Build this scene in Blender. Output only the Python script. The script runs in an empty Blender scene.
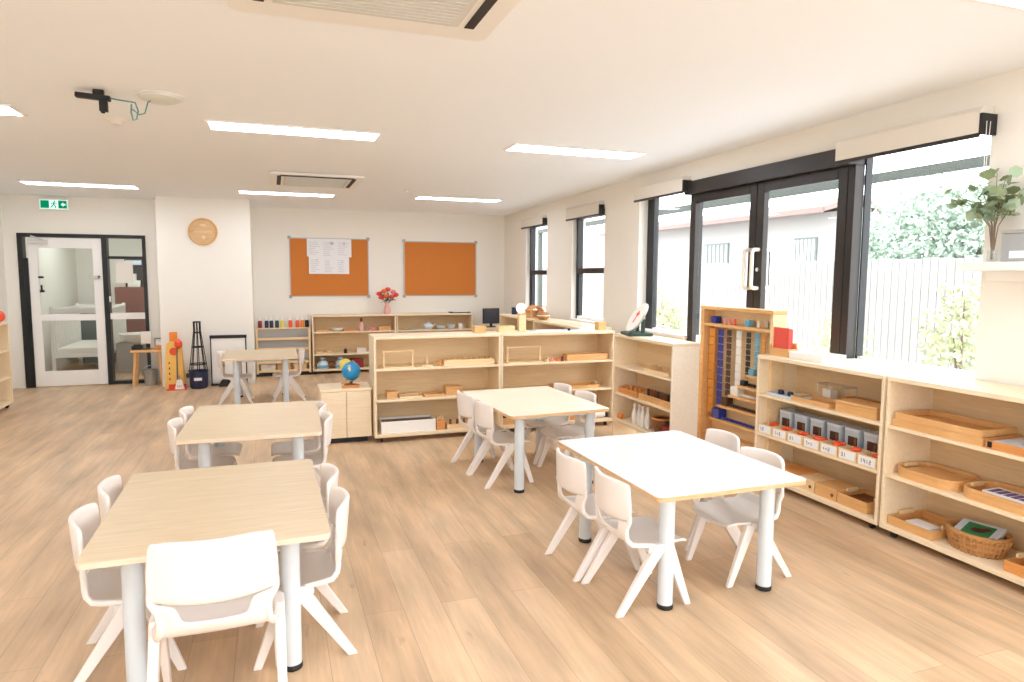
import bpy, bmesh, math, random
from mathutils import Vector, Matrix
random.seed(7)
LAMP, SKY, EXPO = 13.0, 5.0, 0.37
PI = math.pi
scn = bpy.context.scene
COL = scn.collection

# ------------------------------------------------------------------ materials
def lin(c):
    return c / 12.92 if c <= 0.04045 else ((c + 0.055) / 1.055) ** 2.4
def rgb(r, g, b):
    return (lin(r / 255), lin(g / 255), lin(b / 255), 1.0)

def base_mat(name):
    m = bpy.data.materials.new(name)
    m.use_nodes = True
    nt = m.node_tree
    return m, nt, nt.nodes['Principled BSDF']

def plain(name, col, rough=0.5, metal=0.0, var=0.04, scale=30.0, bump=0.0, coat=0.0):
    """one colour with a faint procedural mottling"""
    m, nt, b = base_mat(name)
    tc = nt.nodes.new('ShaderNodeTexCoord')
    n = nt.nodes.new('ShaderNodeTexNoise'); n.inputs['Scale'].default_value = scale
    n.inputs['Detail'].default_value = 3
    nt.links.new(tc.outputs['Object'], n.inputs['Vector'])
    mx = nt.nodes.new('ShaderNodeMix'); mx.data_type = 'RGBA'
    c = rgb(*col)
    mx.inputs['A'].default_value = tuple(v * (1 - var) for v in c[:3]) + (1,)
    mx.inputs['B'].default_value = tuple(min(1, v * (1 + var)) for v in c[:3]) + (1,)
    nt.links.new(n.outputs['Fac'], mx.inputs['Factor'])
    nt.links.new(mx.outputs['Result'], b.inputs['Base Color'])
    b.inputs['Roughness'].default_value = rough
    b.inputs['Metallic'].default_value = metal
    b.inputs['Coat Weight'].default_value = coat
    if bump:
        bp = nt.nodes.new('ShaderNodeBump'); bp.inputs['Strength'].default_value = bump
        bp.inputs['Distance'].default_value = 0.003
        nt.links.new(n.outputs['Fac'], bp.inputs['Height'])
        nt.links.new(bp.outputs['Normal'], b.inputs['Normal'])
    return m

def wood(name, ca, cb, rough=0.45, stretch=(3, 40, 40), scale=1.0, dist=1.5):
    """fine grain running along the object's x axis"""
    m, nt, b = base_mat(name)
    tc = nt.nodes.new('ShaderNodeTexCoord')
    mp = nt.nodes.new('ShaderNodeMapping'); mp.inputs['Scale'].default_value = stretch
    nt.links.new(tc.outputs['Object'], mp.inputs['Vector'])
    n = nt.nodes.new('ShaderNodeTexNoise'); n.inputs['Scale'].default_value = scale
    n.inputs['Detail'].default_value = 6; n.inputs['Distortion'].default_value = dist
    nt.links.new(mp.outputs['Vector'], n.inputs['Vector'])
    cr = nt.nodes.new('ShaderNodeValToRGB')
    cr.color_ramp.elements[0].position = 0.3; cr.color_ramp.elements[0].color = rgb(*ca)
    cr.color_ramp.elements[1].position = 0.7; cr.color_ramp.elements[1].color = rgb(*cb)
    nt.links.new(n.outputs['Fac'], cr.inputs['Fac'])
    nt.links.new(cr.outputs['Color'], b.inputs['Base Color'])
    b.inputs['Roughness'].default_value = rough
    return m

def emit(name, col, strength):
    m = bpy.data.materials.new(name); m.use_nodes = True
    nt = m.node_tree; nt.nodes.remove(nt.nodes['Principled BSDF'])
    e = nt.nodes.new('ShaderNodeEmission'); e.inputs['Color'].default_value = rgb(*col)
    e.inputs['Strength'].default_value = strength
    nt.links.new(e.outputs[0], nt.nodes['Material Output'].inputs[0])
    return m

def glass(name, tint=(1, 1, 1), refl=0.06):
    m = bpy.data.materials.new(name); m.use_nodes = True
    nt = m.node_tree; nt.nodes.remove(nt.nodes['Principled BSDF'])
    t = nt.nodes.new('ShaderNodeBsdfTransparent'); t.inputs['Color'].default_value = (*tint, 1)
    g = nt.nodes.new('ShaderNodeBsdfGlossy'); g.inputs['Roughness'].default_value = 0.03
    f = nt.nodes.new('ShaderNodeLayerWeight'); f.inputs['Blend'].default_value = 0.5
    pw = nt.nodes.new('ShaderNodeMath'); pw.operation = 'POWER'; pw.inputs[1].default_value = 4.0
    ma = nt.nodes.new('ShaderNodeMath'); ma.operation = 'MULTIPLY_ADD'; ma.inputs[1].default_value = 0.35; ma.inputs[2].default_value = refl*0.5
    nt.links.new(f.outputs['Facing'], pw.inputs[0]); nt.links.new(pw.outputs[0], ma.inputs[0])
    mx = nt.nodes.new('ShaderNodeMixShader')
    nt.links.new(ma.outputs[0], mx.inputs['Fac'])
    nt.links.new(t.outputs[0], mx.inputs[1]); nt.links.new(g.outputs[0], mx.inputs[2])
    nt.links.new(mx.outputs[0], nt.nodes['Material Output'].inputs[0])
    return m

def floor_mat():
    m, nt, b = base_mat('oak_floor')
    L = nt.links.new
    tc = nt.nodes.new('ShaderNodeTexCoord')
    sp = nt.nodes.new('ShaderNodeSeparateXYZ'); L(tc.outputs['Object'], sp.inputs[0])
    cb = nt.nodes.new('ShaderNodeCombineXYZ')
    L(sp.outputs['Y'], cb.inputs['X']); L(sp.outputs['X'], cb.inputs['Y'])
    br = nt.nodes.new('ShaderNodeTexBrick')
    br.inputs['Scale'].default_value = 1.0
    br.inputs['Brick Width'].default_value = 1.9
    br.inputs['Row Height'].default_value = 0.185
    br.inputs['Mortar Size'].default_value = 0.0012
    br.inputs['Mortar Smooth'].default_value = 0.3
    br.inputs['Bias'].default_value = 0.0
    br.offset = 0.37
    br.inputs['Color1'].default_value = rgb(*FLOOR_A)
    br.inputs['Color2'].default_value = rgb(*FLOOR_B)
    br.inputs['Mortar'].default_value = rgb(*FLOOR_M)
    L(cb.outputs[0], br.inputs['Vector'])
    mp = nt.nodes.new('ShaderNodeMapping'); mp.inputs['Scale'].default_value = (1.2, 16, 1)
    L(cb.outputs[0], mp.inputs['Vector'])
    n1 = nt.nodes.new('ShaderNodeTexNoise'); n1.inputs['Scale'].default_value = 1.6
    n1.inputs['Detail'].default_value = 8; n1.inputs['Distortion'].default_value = 1.2
    L(mp.outputs[0], n1.inputs['Vector'])
    mp2 = nt.nodes.new('ShaderNodeMapping'); mp2.inputs['Scale'].default_value = (0.9, 4.5, 1)
    L(cb.outputs[0], mp2.inputs['Vector'])
    n2 = nt.nodes.new('ShaderNodeTexNoise'); n2.inputs['Scale'].default_value = 1.4; n2.inputs['Detail'].default_value = 4
    L(mp2.outputs[0], n2.inputs['Vector'])
    r1 = nt.nodes.new('ShaderNodeMapRange'); r1.inputs['From Min'].default_value = 0.3; r1.inputs['From Max'].default_value = 0.7
    r1.inputs['To Min'].default_value = 0.90; r1.inputs['To Max'].default_value = 1.06
    L(n1.outputs['Fac'], r1.inputs['Value'])
    r2 = nt.nodes.new('ShaderNodeMapRange'); r2.inputs['From Min'].default_value = 0.3; r2.inputs['From Max'].default_value = 0.7
    r2.inputs['To Min'].default_value = 0.76; r2.inputs['To Max'].default_value = 1.18
    L(n2.outputs['Fac'], r2.inputs['Value'])
    mu = nt.nodes.new('ShaderNodeMath'); mu.operation = 'MULTIPLY'
    L(r1.outputs[0], mu.inputs[0]); L(r2.outputs[0], mu.inputs[1])
    # dark knots
    n3 = nt.nodes.new('ShaderNodeTexNoise'); n3.inputs['Scale'].default_value = 2.6; n3.inputs['Detail'].default_value = 2
    mp3 = nt.nodes.new('ShaderNodeMapping'); mp3.inputs['Scale'].default_value = (1.6, 5.0, 1)
    L(cb.outputs[0], mp3.inputs['Vector']); L(mp3.outputs[0], n3.inputs['Vector'])
    r3 = nt.nodes.new('ShaderNodeMapRange'); r3.inputs['From Min'].default_value = 0.70; r3.inputs['From Max'].default_value = 0.80
    r3.inputs['To Min'].default_value = 1.0; r3.inputs['To Max'].default_value = 0.72
    L(n3.outputs['Fac'], r3.inputs['Value'])
    mu2 = nt.nodes.new('ShaderNodeMath'); mu2.operation = 'MULTIPLY'
    L(mu.outputs[0], mu2.inputs[0]); L(r3.outputs[0], mu2.inputs[1])
    vm = nt.nodes.new('ShaderNodeVectorMath'); vm.operation = 'SCALE'
    L(br.outputs['Color'], vm.inputs[0]); L(mu2.outputs[0], vm.inputs['Scale'])
    L(vm.outputs['Vector'], b.inputs['Base Color'])
    b.inputs['Roughness'].default_value = 0.42
    b.inputs['Specular IOR Level'].default_value = 0.4
    bp = nt.nodes.new('ShaderNodeBump'); bp.inputs['Strength'].default_value = 0.12; bp.inputs['Distance'].default_value = 0.002
    L(n1.outputs['Fac'], bp.inputs['Height']); L(bp.outputs['Normal'], b.inputs['Normal'])
    return m

FLOOR_A, FLOOR_B, FLOOR_M = (217, 187, 152), (200, 168, 133), (168, 138, 108)

M = {}
M['floor'] = floor_mat()
M['wall'] = plain('wall_paint', (241, 237, 228), 0.85, var=0.008, scale=4)
M['ceil'] = plain('ceiling_paint', (246, 250, 255), 0.9, var=0.006, scale=3)
M['white'] = plain('white_lacquer', (242, 240, 236), 0.4, var=0.01)
M['offwhite'] = plain('off_white', (232, 226, 216), 0.6, var=0.01)
M['birch'] = wood('birch_ply', (234, 213, 179), (243, 226, 196), 0.45)
M['birch_back'] = wood('birch_back_panel', (220, 192, 148), (232, 206, 164), 0.55)
M['edge'] = wood('ply_edge', (205, 164, 116), (226, 190, 146), 0.5, (4, 60, 60))
M['pine'] = wood('warm_pine', (212, 160, 100), (228, 182, 124), 0.45, (4, 30, 30))
M['beech'] = wood('pale_beech', (230, 198, 150), (240, 214, 170), 0.45)
M['orange_wood'] = wood('orange_wood', (206, 136, 70), (224, 158, 92), 0.4)
M['brown_wood'] = wood('brown_wood', (110, 66, 36), (138, 88, 52), 0.45)
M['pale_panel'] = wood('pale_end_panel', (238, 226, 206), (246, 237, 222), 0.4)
M['edge_light'] = wood('light_ply_edge', (232, 206, 178), (242, 222, 198), 0.5, (4, 60, 60))
M['oak_top'] = wood('oak_laminate', (210, 188, 152), (223, 203, 170), 0.35, (2.2, 30, 30), 1.3)
M['white_top'] = plain('white_laminate', (226, 229, 230), 0.28, var=0.008)
M['cream_top'] = plain('cream_laminate', (240, 228, 206), 0.32, var=0.01)
M['leg_white'] = plain('powder_white_steel', (212, 220, 226), 0.35, var=0.01)
M['chair'] = plain('cream_plastic', (238, 231, 226), 0.38, var=0.01)
M['black'] = plain('black_rubber', (28, 27, 27), 0.6)
M['dark_frame'] = plain('dark_bronze_aluminium', (50, 45, 42), 0.4, metal=0.3)
M['dark_frame2'] = plain('black_aluminium', (30, 32, 34), 0.4, metal=0.2)
M['steel'] = plain('brushed_steel', (205, 205, 205), 0.28, metal=0.9)
M['chrome'] = plain('satin_chrome', (225, 225, 225), 0.2, metal=0.85)
M['cork'] = plain('cork_board', (205, 124, 54), 0.9, var=0.10, scale=160, bump=0.3)
M['paper'] = plain('white_paper', (238, 239, 242), 0.8, var=0.01)
M['ink'] = plain('grey_ink', (190, 193, 200), 0.8)
M['dark_ink'] = plain('dark_ink', (62, 66, 78), 0.8)
M['lamp'] = emit('light_panel_glow', (236, 243, 255), LAMP)
M['glass'] = glass('window_glass')
M['clear'] = glass('clear_glass', (0.97, 0.985, 0.99), 0.1)
M['blind'] = plain('blind_fabric', (226, 219, 207), 0.8, var=0.02, scale=80)
M['green_sign'] = emit('exit_sign_green', (16, 168, 112), 0.55)
M['white_sign'] = emit('exit_sign_white', (215, 255, 238), 0.95)
M['vent_grey'] = plain('vent_grille', (214, 214, 208), 0.6)
M['vent_dark'] = plain('vent_slot', (46, 40, 36), 0.7)
M['teal'] = plain('teal_cable', (90, 150, 150), 0.5)
M['translucent'] = plain('pale_plastic_disc', (222, 224, 216), 0.4)
M['red'] = plain('red_card', (224, 84, 70), 0.5)
M['redorange'] = plain('red_orange_plastic', (232, 84, 44), 0.45)
M['orange'] = plain('orange_plastic', (236, 138, 44), 0.5)
M['amber'] = plain('amber_card', (254, 200, 104), 0.55, var=0.06, scale=9)
M['navy'] = plain('navy_plastic', (34, 44, 78), 0.45)
M['blue'] = plain('blue_beads', (48, 58, 150), 0.4)
M['skyblue'] = plain('sky_blue_plastic', (104, 172, 200), 0.4)
M['globe'] = None
M['brown'] = plain('brown_beads', (74, 46, 34), 0.4)
M['beadwhite'] = plain('white_beads', (232, 230, 224), 0.35)
M['beadblack'] = plain('dark_beads', (36, 32, 36), 0.4)
M['gold'] = plain('gold_beads', (222, 152, 60), 0.35)
M['pink'] = plain('pink_ceramic', (226, 170, 160), 0.4)
M['coral'] = plain('coral_petals', (232, 84, 74), 0.6)
M['petal_orange'] = plain('orange_petals', (240, 120, 62), 0.6)
M['petal_pink'] = plain('pink_petals', (238, 150, 146), 0.6)
M['leaf'] = plain('green_leaf', (66, 92, 60), 0.6)
M['gum_leaf'] = plain('gum_leaf', (160, 182, 152), 0.6, var=0.15, scale=12)
M['gum_leaf2'] = plain('dark_gum_leaf', (130, 146, 104), 0.6, var=0.15, scale=12)
M['stem'] = plain('brown_stem', (126, 108, 92), 0.7)
M['grey_fabric'] = plain('grey_fabric', (172, 168, 164), 0.9, var=0.05, scale=60)
M['bluegrey'] = plain('blue_grey_tin', (190, 202, 210), 0.4)
M['bluewhite'] = plain('pale_blue_porcelain', (206, 218, 232), 0.3)
M['wicker'] = plain('wicker', (182, 132, 78), 0.7, var=0.3, scale=70, bump=0.8)
M['darkred'] = plain('dark_red', (140, 36, 44), 0.5)
M['darkgreen'] = plain('dark_green', (44, 72, 62), 0.5)
M['green'] = plain('green_felt', (52, 128, 84), 0.8)
M['yellow'] = plain('yellow_plastic', (232, 214, 96), 0.5)
M['purple'] = plain('purple_print', (96, 76, 128), 0.7)
M['screen'] = plain('dark_screen', (58, 58, 68), 0.25)
M['galv'] = plain('galvanised_metal', (180, 184, 184), 0.4, metal=0.5)
M['fence'] = plain('pale_fence_paint', (152, 151, 147), 0.8, var=0.05, scale=5)
M['ground'] = plain('pale_paving', (206, 206, 206), 0.9, var=0.06, scale=6)
M['house'] = plain('house_render', (170, 167, 164), 0.85)
M['roof'] = plain('roof_tiles', (134, 114, 108), 0.8)
M['out_leaf'] = plain('garden_foliage', (176, 192, 178), 0.8, var=0.25, scale=3)
M['out_leaf2'] = plain('garden_shrub', (180, 185, 148), 0.8, var=0.2, scale=5)
M['bark'] = plain('tree_bark', (120, 104, 90), 0.9)
M['beam_out'] = plain('grey_green_beam', (70, 78, 73), 0.7)
M['redbrown'] = plain('red_brown_panel', (126, 70, 56), 0.6)
M['sage'] = plain('sage_panel', (110, 122, 120), 0.6)

# ------------------------------------------------------------------ mesh builder
class MB:
    def __init__(s): s.v = []; s.f = []; s.mi = []; s.k = 0
    def add(s, verts, faces):
        o = len(s.v); s.v += [tuple(p) for p in verts]
        s.f += [tuple(i + o for i in f) for f in faces]; s.mi += [s.k] * len(faces); return s
    def box(s, x0, y0, z0, x1, y1, z1, mat=None):
        P = [(x0,y0,z0),(x1,y0,z0),(x1,y1,z0),(x0,y1,z0),(x0,y0,z1),(x1,y0,z1),(x1,y1,z1),(x0,y1,z1)]
        if mat is not None: P = [mat @ Vector(p) for p in P]
        return s.add(P, [(0,3,2,1),(4,5,6,7),(0,1,5,4),(1,2,6,5),(2,3,7,6),(3,0,4,7)])
    def cbox(s, c, d, rot=None):
        m = Matrix.Translation(c)
        if rot is not None: m = m @ rot
        return s.box(-d[0]/2,-d[1]/2,-d[2]/2,d[0]/2,d[1]/2,d[2]/2, m)
    def prism(s, poly, z0, z1, axis='z'):
        n = len(poly)
        def mk(a, b, t):
            return (a, b, t) if axis == 'z' else ((a, t, b) if axis == 'y' else (t, a, b))
        P = [mk(a, b, z0) for a, b in poly] + [mk(a, b, z1) for a, b in poly]
        F = [tuple(range(n))[::-1], tuple(range(n, 2*n))] + [(i, (i+1) % n, n+(i+1) % n, n+i) for i in range(n)]
        return s.add(P, F)
    def cyl(s, p0, p1, r0, r1=None, n=16, cap=True):
        r1 = r0 if r1 is None else r1
        p0 = Vector(p0); p1 = Vector(p1); d = (p1 - p0).normalized()
        a = d.orthogonal().normalized(); b = d.cross(a)
        P = []
        for p, r in ((p0, r0), (p1, r1)):
            P += [p + (a*math.cos(2*PI*i/n) + b*math.sin(2*PI*i/n))*r for i in range(n)]
        F = [(i, (i+1) % n, n+(i+1) % n, n+i) for i in range(n)]
        if cap: F += [tuple(range(n))[::-1], tuple(range(n, 2*n))]
        return s.add(P, F)
    def tube(s, path, r, n=8, closed=False):
        path = [Vector(p) for p in path]; N = len(path); P = []
        up = None
        for i, p in enumerate(path):
            if closed: t = path[(i+1) % N] - path[i-1]
            else: t = path[min(i+1, N-1)] - path[max(i-1, 0)]
            t.normalize()
            if up is None: up = t.orthogonal().normalized()
            else: up = (up - t*up.dot(t)).normalized()
            b = t.cross(up)
            rr = r[i] if isinstance(r, (list, tuple)) else r
            P += [p + (up*math.cos(2*PI*k/n) + b*math.sin(2*PI*k/n))*rr for k in range(n)]
        F = []
        for i in range(N if closed else N-1):
            j = (i+1) % N
            F += [(i*n+k, i*n+(k+1) % n, j*n+(k+1) % n, j*n+k) for k in range(n)]
        if not closed: F += [tuple(range(n))[::-1], tuple(range((N-1)*n, N*n))]
        return s.add(P, F)
    def lathe(s, prof, c=(0,0,0), n=20):
        P = []; c = Vector(c)
        for r, z in prof: P += [c + Vector((r*math.cos(2*PI*i/n), r*math.sin(2*PI*i/n), z)) for i in range(n)]
        F = []
        for j in range(len(prof)-1):
            F += [(j*n+i, j*n+(i+1) % n, (j+1)*n+(i+1) % n, (j+1)*n+i) for i in range(n)]
        F += [tuple(range(n))[::-1], tuple(range((len(prof)-1)*n, len(prof)*n))]
        return s.add(P, F)
    def ball(s, c, r, n=12, m=8, sc=(1,1,1)):
        prof = [(max(1e-4, r*math.sin(PI*j/m)), -r*math.cos(PI*j/m)) for j in range(m+1)]
        P = []; c = Vector(c)
        for q, z in prof: P += [c + Vector((q*math.cos(2*PI*i/n)*sc[0], q*math.sin(2*PI*i/n)*sc[1], z*sc[2])) for i in range(n)]
        F = []
        for j in range(m):
            F += [(j*n+i, j*n+(i+1) % n, (j+1)*n+(i+1) % n, (j+1)*n+i) for i in range(n)]
        return s.add(P, F)
    def leaf(s, c, u, v, L, W):
        """an oval leaf with a slight fold"""
        c = Vector(c); u = Vector(u).normalized(); v = Vector(v); v = (v - u*v.dot(u)).normalized(); w = u.cross(v)
        P = [c, c + u*L*0.3 + v*W*0.45 + w*W*.1, c + u*L*0.7 + v*W*0.42 + w*W*.1, c + u*L, c + u*L*0.7 - v*W*0.42 + w*W*.1, c + u*L*0.3 - v*W*0.45 + w*W*.1, c + u*L*.5]
        return s.add(P, [(0,1,6),(1,2,6),(2,3,6),(3,4,6),(4,5,6),(5,0,6)])
    def build(s, name, mats, parent=None, bevel=0.0, smooth=False, seg=2):
        me = bpy.data.meshes.new(name)
        me.from_pydata(s.v, [], s.f); me.update()
        if not isinstance(mats, (list, tuple)): mats = [mats]
        for m in mats: me.materials.append(m)
        for p, k in zip(me.polygons, s.mi):
            p.material_index = k
            p.use_smooth = smooth
        if smooth:
            try: me.set_sharp_from_angle(angle=math.radians(40))
            except Exception: pass
        bm = bmesh.new(); bm.from_mesh(me); bmesh.ops.recalc_face_normals(bm, faces=bm.faces); bm.to_mesh(me); bm.free()
        o = bpy.data.objects.new(name, me); COL.objects.link(o)
        if parent is not None: o.parent = parent
        if bevel:
            b = o.modifiers.new('bevel', 'BEVEL'); b.width = bevel; b.segments = seg; b.limit_method = 'ANGLE'; b.harden_normals = False
        return o

def rrect(x0, y0, x1, y1, r, n=5):
    out = []
    for cx, cy, a0 in ((x1-r, y1-r, 0), (x0+r, y1-r, 90), (x0+r, y0+r, 180), (x1-r, y0+r, 270)):
        for i in range(n+1):
            a = math.radians(a0 + 90*i/n); out.append((cx + r*math.cos(a), cy + r*math.sin(a)))
    return out

def tag(o, label, cat, group=None, kind=None):
    o['label'] = label; o['category'] = cat
    if group: o['group'] = group
    if kind: o['kind'] = kind
    return o
def thing(name, label, cat, loc=(0,0,0), rotz=0.0, group=None, kind=None):
    o = bpy.data.objects.new(name, None); COL.objects.link(o)
    o.empty_display_size = 0.1
    o.location = loc; o.rotation_euler = (0, 0, rotz)
    return tag(o, label, cat, group, kind)
def solo(name, label, cat, mb, mats, loc=(0,0,0), rotz=0.0, group=None, bevel=0.0, smooth=False, kind=None):
    o = mb.build(name, mats, None, bevel, smooth)
    o.location = loc; o.rotation_euler = (0, 0, rotz)
    return tag(o, label, cat, group, kind)
def structure(name, mb, mats, label=None, cat=None, bevel=0.0):
    o = mb.build(name, mats, None, bevel); o['kind'] = 'structure'
    if label: o['label'] = label
    if cat: o['category'] = cat
    return o
def dup(root, loc, rotz, label, group=None, name=None):
    def cp(o, parent):
        c = o.copy(); COL.objects.link(c)
        if parent is not None:
            c.parent = parent
        for ch in list(o.children): cp(ch, c)
        return c
    r = cp(root, None)
    r.location = loc; r.rotation_euler = (0, 0, rotz); r['label'] = label
    if group: r['group'] = group
    return r

# ------------------------------------------------------------------ camera
def set_camera():
    f, yaw, pitch, roll, h = 674.529, 0.341509, 0.0971979, 0.00540481, 1.6
    cy, sy, cp, sp = math.cos(yaw), math.sin(yaw), math.cos(pitch), math.sin(pitch)
    fwd = Vector((sy*cp, cy*cp, -sp)); right = Vector((cy, -sy, 0)); up = right.cross(fwd)
    cr, sr = math.cos(roll), math.sin(roll)
    r2 = right*cr + up*sr; u2 = up*cr - right*sr
    cam = bpy.data.cameras.new('camera'); o = bpy.data.objects.new('camera', cam); COL.objects.link(o)
    m = Matrix((( r2.x, u2.x, -fwd.x, 0), (r2.y, u2.y, -fwd.y, 0), (r2.z, u2.z, -fwd.z, h), (0,0,0,1)))
    o.matrix_world = m
    cam.sensor_fit = 'HORIZONTAL'; cam.sensor_width = 36.0; cam.lens = 36.0*f/1024.0
    cam.clip_start = 0.05; cam.clip_end = 200
    scn.camera = o
set_camera()

# ------------------------------------------------------------------ room shell
XR, XL_, YB, YD, YP, YN, ZC = 3.93, -3.42, 11.5, 11.02, 10.55, -3.2, 2.90
WT = 0.2
structure('floor', MB().box(XL_-0.2, YN-0.2, -0.1, XR+WT, YB+3.6, 0.0), M['floor'])
def zc(y): return 2.74 - 0.0115*(y - 4.0)          # the ceiling falls a few centimetres towards the far wall
structure('ceiling', MB().prism([(YN-0.2, zc(YN-0.2)), (YB+0.2, zc(YB+0.2)), (YB+0.2, 3.0), (YN-0.2, 3.0)], XL_-0.2, XR+WT, 'x'), M['ceil'])
structure('wall_back', MB().box(-0.27, YB, 0, XR+WT, YB+0.15, ZC), M['wall'])
structure('wall_pier', MB().box(-1.49, YP, 0, -0.27, YB+0.15, ZC), M['wall'])
# wall with the glazed door
DX0, DX1, DX2, DZ = -3.26, -2.235, -1.70, 2.14
structure('wall_door', MB().box(XL_, YD, 0, DX0, YD+0.14, ZC).box(DX2, YD, 0, -1.49, YD+0.14, ZC).box(DX0, YD, DZ, DX2, YD+0.14, ZC), M['wall'])
structure('wall_left', MB().box(XL_-0.15, YN, 0, XL_, YB+3.4, ZC), M['wall'])
structure('wall_rear', MB().box(XL_, YN-0.15, 0, -2.2, YN, ZC).box(3.0, YN-0.15, 0, XR+WT, YN, ZC).box(-2.2, YN-0.15, 2.45, 3.0, YN, ZC), M['wall'])
# right wall with openings: (y0,y1,z0,z1)
OPEN = [(9.50, 10.40, 1.0, 2.45), (7.63, 8.60, 1.0, 2.45), (5.83, 6.79, 1.0, 2.53), (3.81, 5.83, 0.0, 2.53), (2.83, 3.81, 1.0, 2.53), (-2.4, 1.2, 0.0, 2.45)]
wr = MB(); ys = YN
for y0, y1, z0, z1 in sorted(OPEN):
    if y0 - ys > 0.01: wr.box(XR, ys, 0, XR+WT, y0, ZC)
    if z0 > 0: wr.box(XR, y0, 0, XR+WT, y1, z0)
    wr.box(XR, y0, z1, XR+WT, y1, ZC); ys = y1
wr.box(XR, ys, 0, XR+WT, YB, ZC)
structure('wall_right', wr, M['wall'])
# window sills
for i, (y0, y1, z0, z1) in enumerate(o for o in OPEN if o[2] > 0):
    structure('trim_%d' % (i+1), MB().box(XR-0.03, y0-0.02, z0-0.025, XR+WT-0.02, y1+0.02, z0+0.004), M['white'])
structure('baseboard_right', MB().box(XR-0.015, YN, 0, XR, YB, 0.09), M['white'])
structure('baseboard_back', MB().box(-0.27, YB-0.015, 0, XR, YB, 0.09), M['white'])
structure('baseboard_pier', MB().box(-1.49, YP-0.015, 0, -0.27, YP, 0.09), M['white'])

def ring(mb, x0, x1, y0, y1, z0, z1, w):
    """rectangular frame standing in the right wall (plane of constant x)"""
    mb.box(x0, y0, z0, x1, y0+w, z1); mb.box(x0, y1-w, z0, x1, y1, z1)
    mb.box(x0, y0+w, z0, x1, y1-w, z0+w); mb.box(x0, y0+w, z1-w, x1, y1-w, z1)
    return mb
def side_window(name, y0, y1, z0, z1, transom, label):
    t = thing(name, label, 'window', (4.03, (y0+y1)/2, z0), 0, None, 'structure')
    L = lambda y: y - (y0+y1)/2
    h = z1-z0; f = MB().box(-0.03, L(y0), 0, 0.05, L(y0)+0.045, h).box(-0.03, L(y1)-0.045, 0, 0.05, L(y1), h).box(-0.03, L(y0)+0.045, h-0.045, 0.05, L(y1)-0.045, h)
    f.build('window_frame', M['dark_frame2'], t)
    MB().box(-0.03, L(y0)+0.045, 0, 0.05, L(y1)-0.045, 0.045).build('bottom_rail', M['white'], t)
    zt = transom - z0
    ring(MB(), -0.045, 0.03, L(y0)+0.045, L(y1)-0.045, zt, z1-z0-0.045, 0.04).build('sash', M['dark_frame2'], t)
    a_, b_ = L(y0)+0.045, L(y1)-0.045
    MB().box(-0.02, a_, 0.045, 0.04, a_+0.03, zt).box(-0.02, b_-0.03, 0.045, 0.04, b_, zt).box(-0.02, a_+0.03, zt-0.03, 0.04, b_-0.03, zt).build('sash', M['dark_frame2'], t)
    MB().box(-0.05, L(y0)+0.045, zt-0.03, 0.045, L(y1)-0.045, zt+0.03).build('transom', M['dark_frame'], t)
    MB().box(0.008, L(y0)+0.05, 0.05, 0.013, L(y1)-0.05, zt).build('pane', M['glass'], t)
    MB().box(0.008, L(y0)+0.05, zt, 0.013, L(y1)-0.05, z1-z0-0.05).build('pane', M['glass'], t)
side_window('window_1', 9.50, 10.40, 1.0, 2.45, 1.64, 'narrow dark-framed window nearest the corner with the cork boards')
side_window('window_2', 7.63, 8.60, 1.0, 2.45, 1.66, 'narrow dark-framed window beside the wide glazed opening')

def fixed_window(name, y0, y1, z0, z1, label, far=0.01):
    t = thing(name, label, 'window', (4.05, (y0+y1)/2, z0), 0, None, 'structure'); L = lambda y: y-(y0+y1)/2
    h = z1-z0
    MB().box(-0.01, L(y0), 0, 0.05, L(y0)+0.045, h).box(-0.01, L(y1)-far, 0, 0.05, L(y1), h).box(-0.01, L(y0)+0.045, h-0.06, 0.05, L(y1)-far, h).build('window_frame', M['dark_frame2'], t)
    MB().box(-0.0, L(y0)+0.045, 0, 0.05, L(y1)-far, 0.02).build('bottom_rail', M['white'], t)
    MB().box(0.008, L(y0)+0.04, 0.02, 0.014, L(y1)-far, h-0.06).build('pane', M['glass'], t)
fixed_window('window_3', 5.83, 6.79, 1.0, 2.53, 'tall fixed window pane left of the double glazed doors', 0.14)
fixed_window('window_4', 2.83, 3.81, 1.0, 2.53, 'wide fixed window pane behind the leafy branch', 0.012)
# glazing added out of view to let more daylight into the room
def added_glazing(name, label, loc, rz, w, h, n):
    t = thing(name, label, 'window', loc, rz, None, 'structure')
    f = MB().box(0, -0.03, 0, w, 0.03, 0.05).box(0, -0.03, h-0.05, w, 0.03, h)
    for k in range(n+1): f.box(k*(w-0.06)/n, -0.03, 0.05, k*(w-0.06)/n+0.06, 0.03, h-0.05)
    f.build('window_frame', M['dark_frame'], t)
    MB().box(0.03, -0.003, 0.05, w-0.03, 0.003, h-0.05).build('pane', M['glass'], t)
added_glazing('added_window_rear', 'wide glazed opening added behind the viewer for daylight', (-2.2, YN-0.07, 0), 0, 5.2, 2.45, 4)
added_glazing('added_window_side', 'glazed opening added in the window wall beside the viewer for daylight', (XR+0.1, -2.4, 0), PI/2, 3.6, 2.45, 3)

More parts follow.
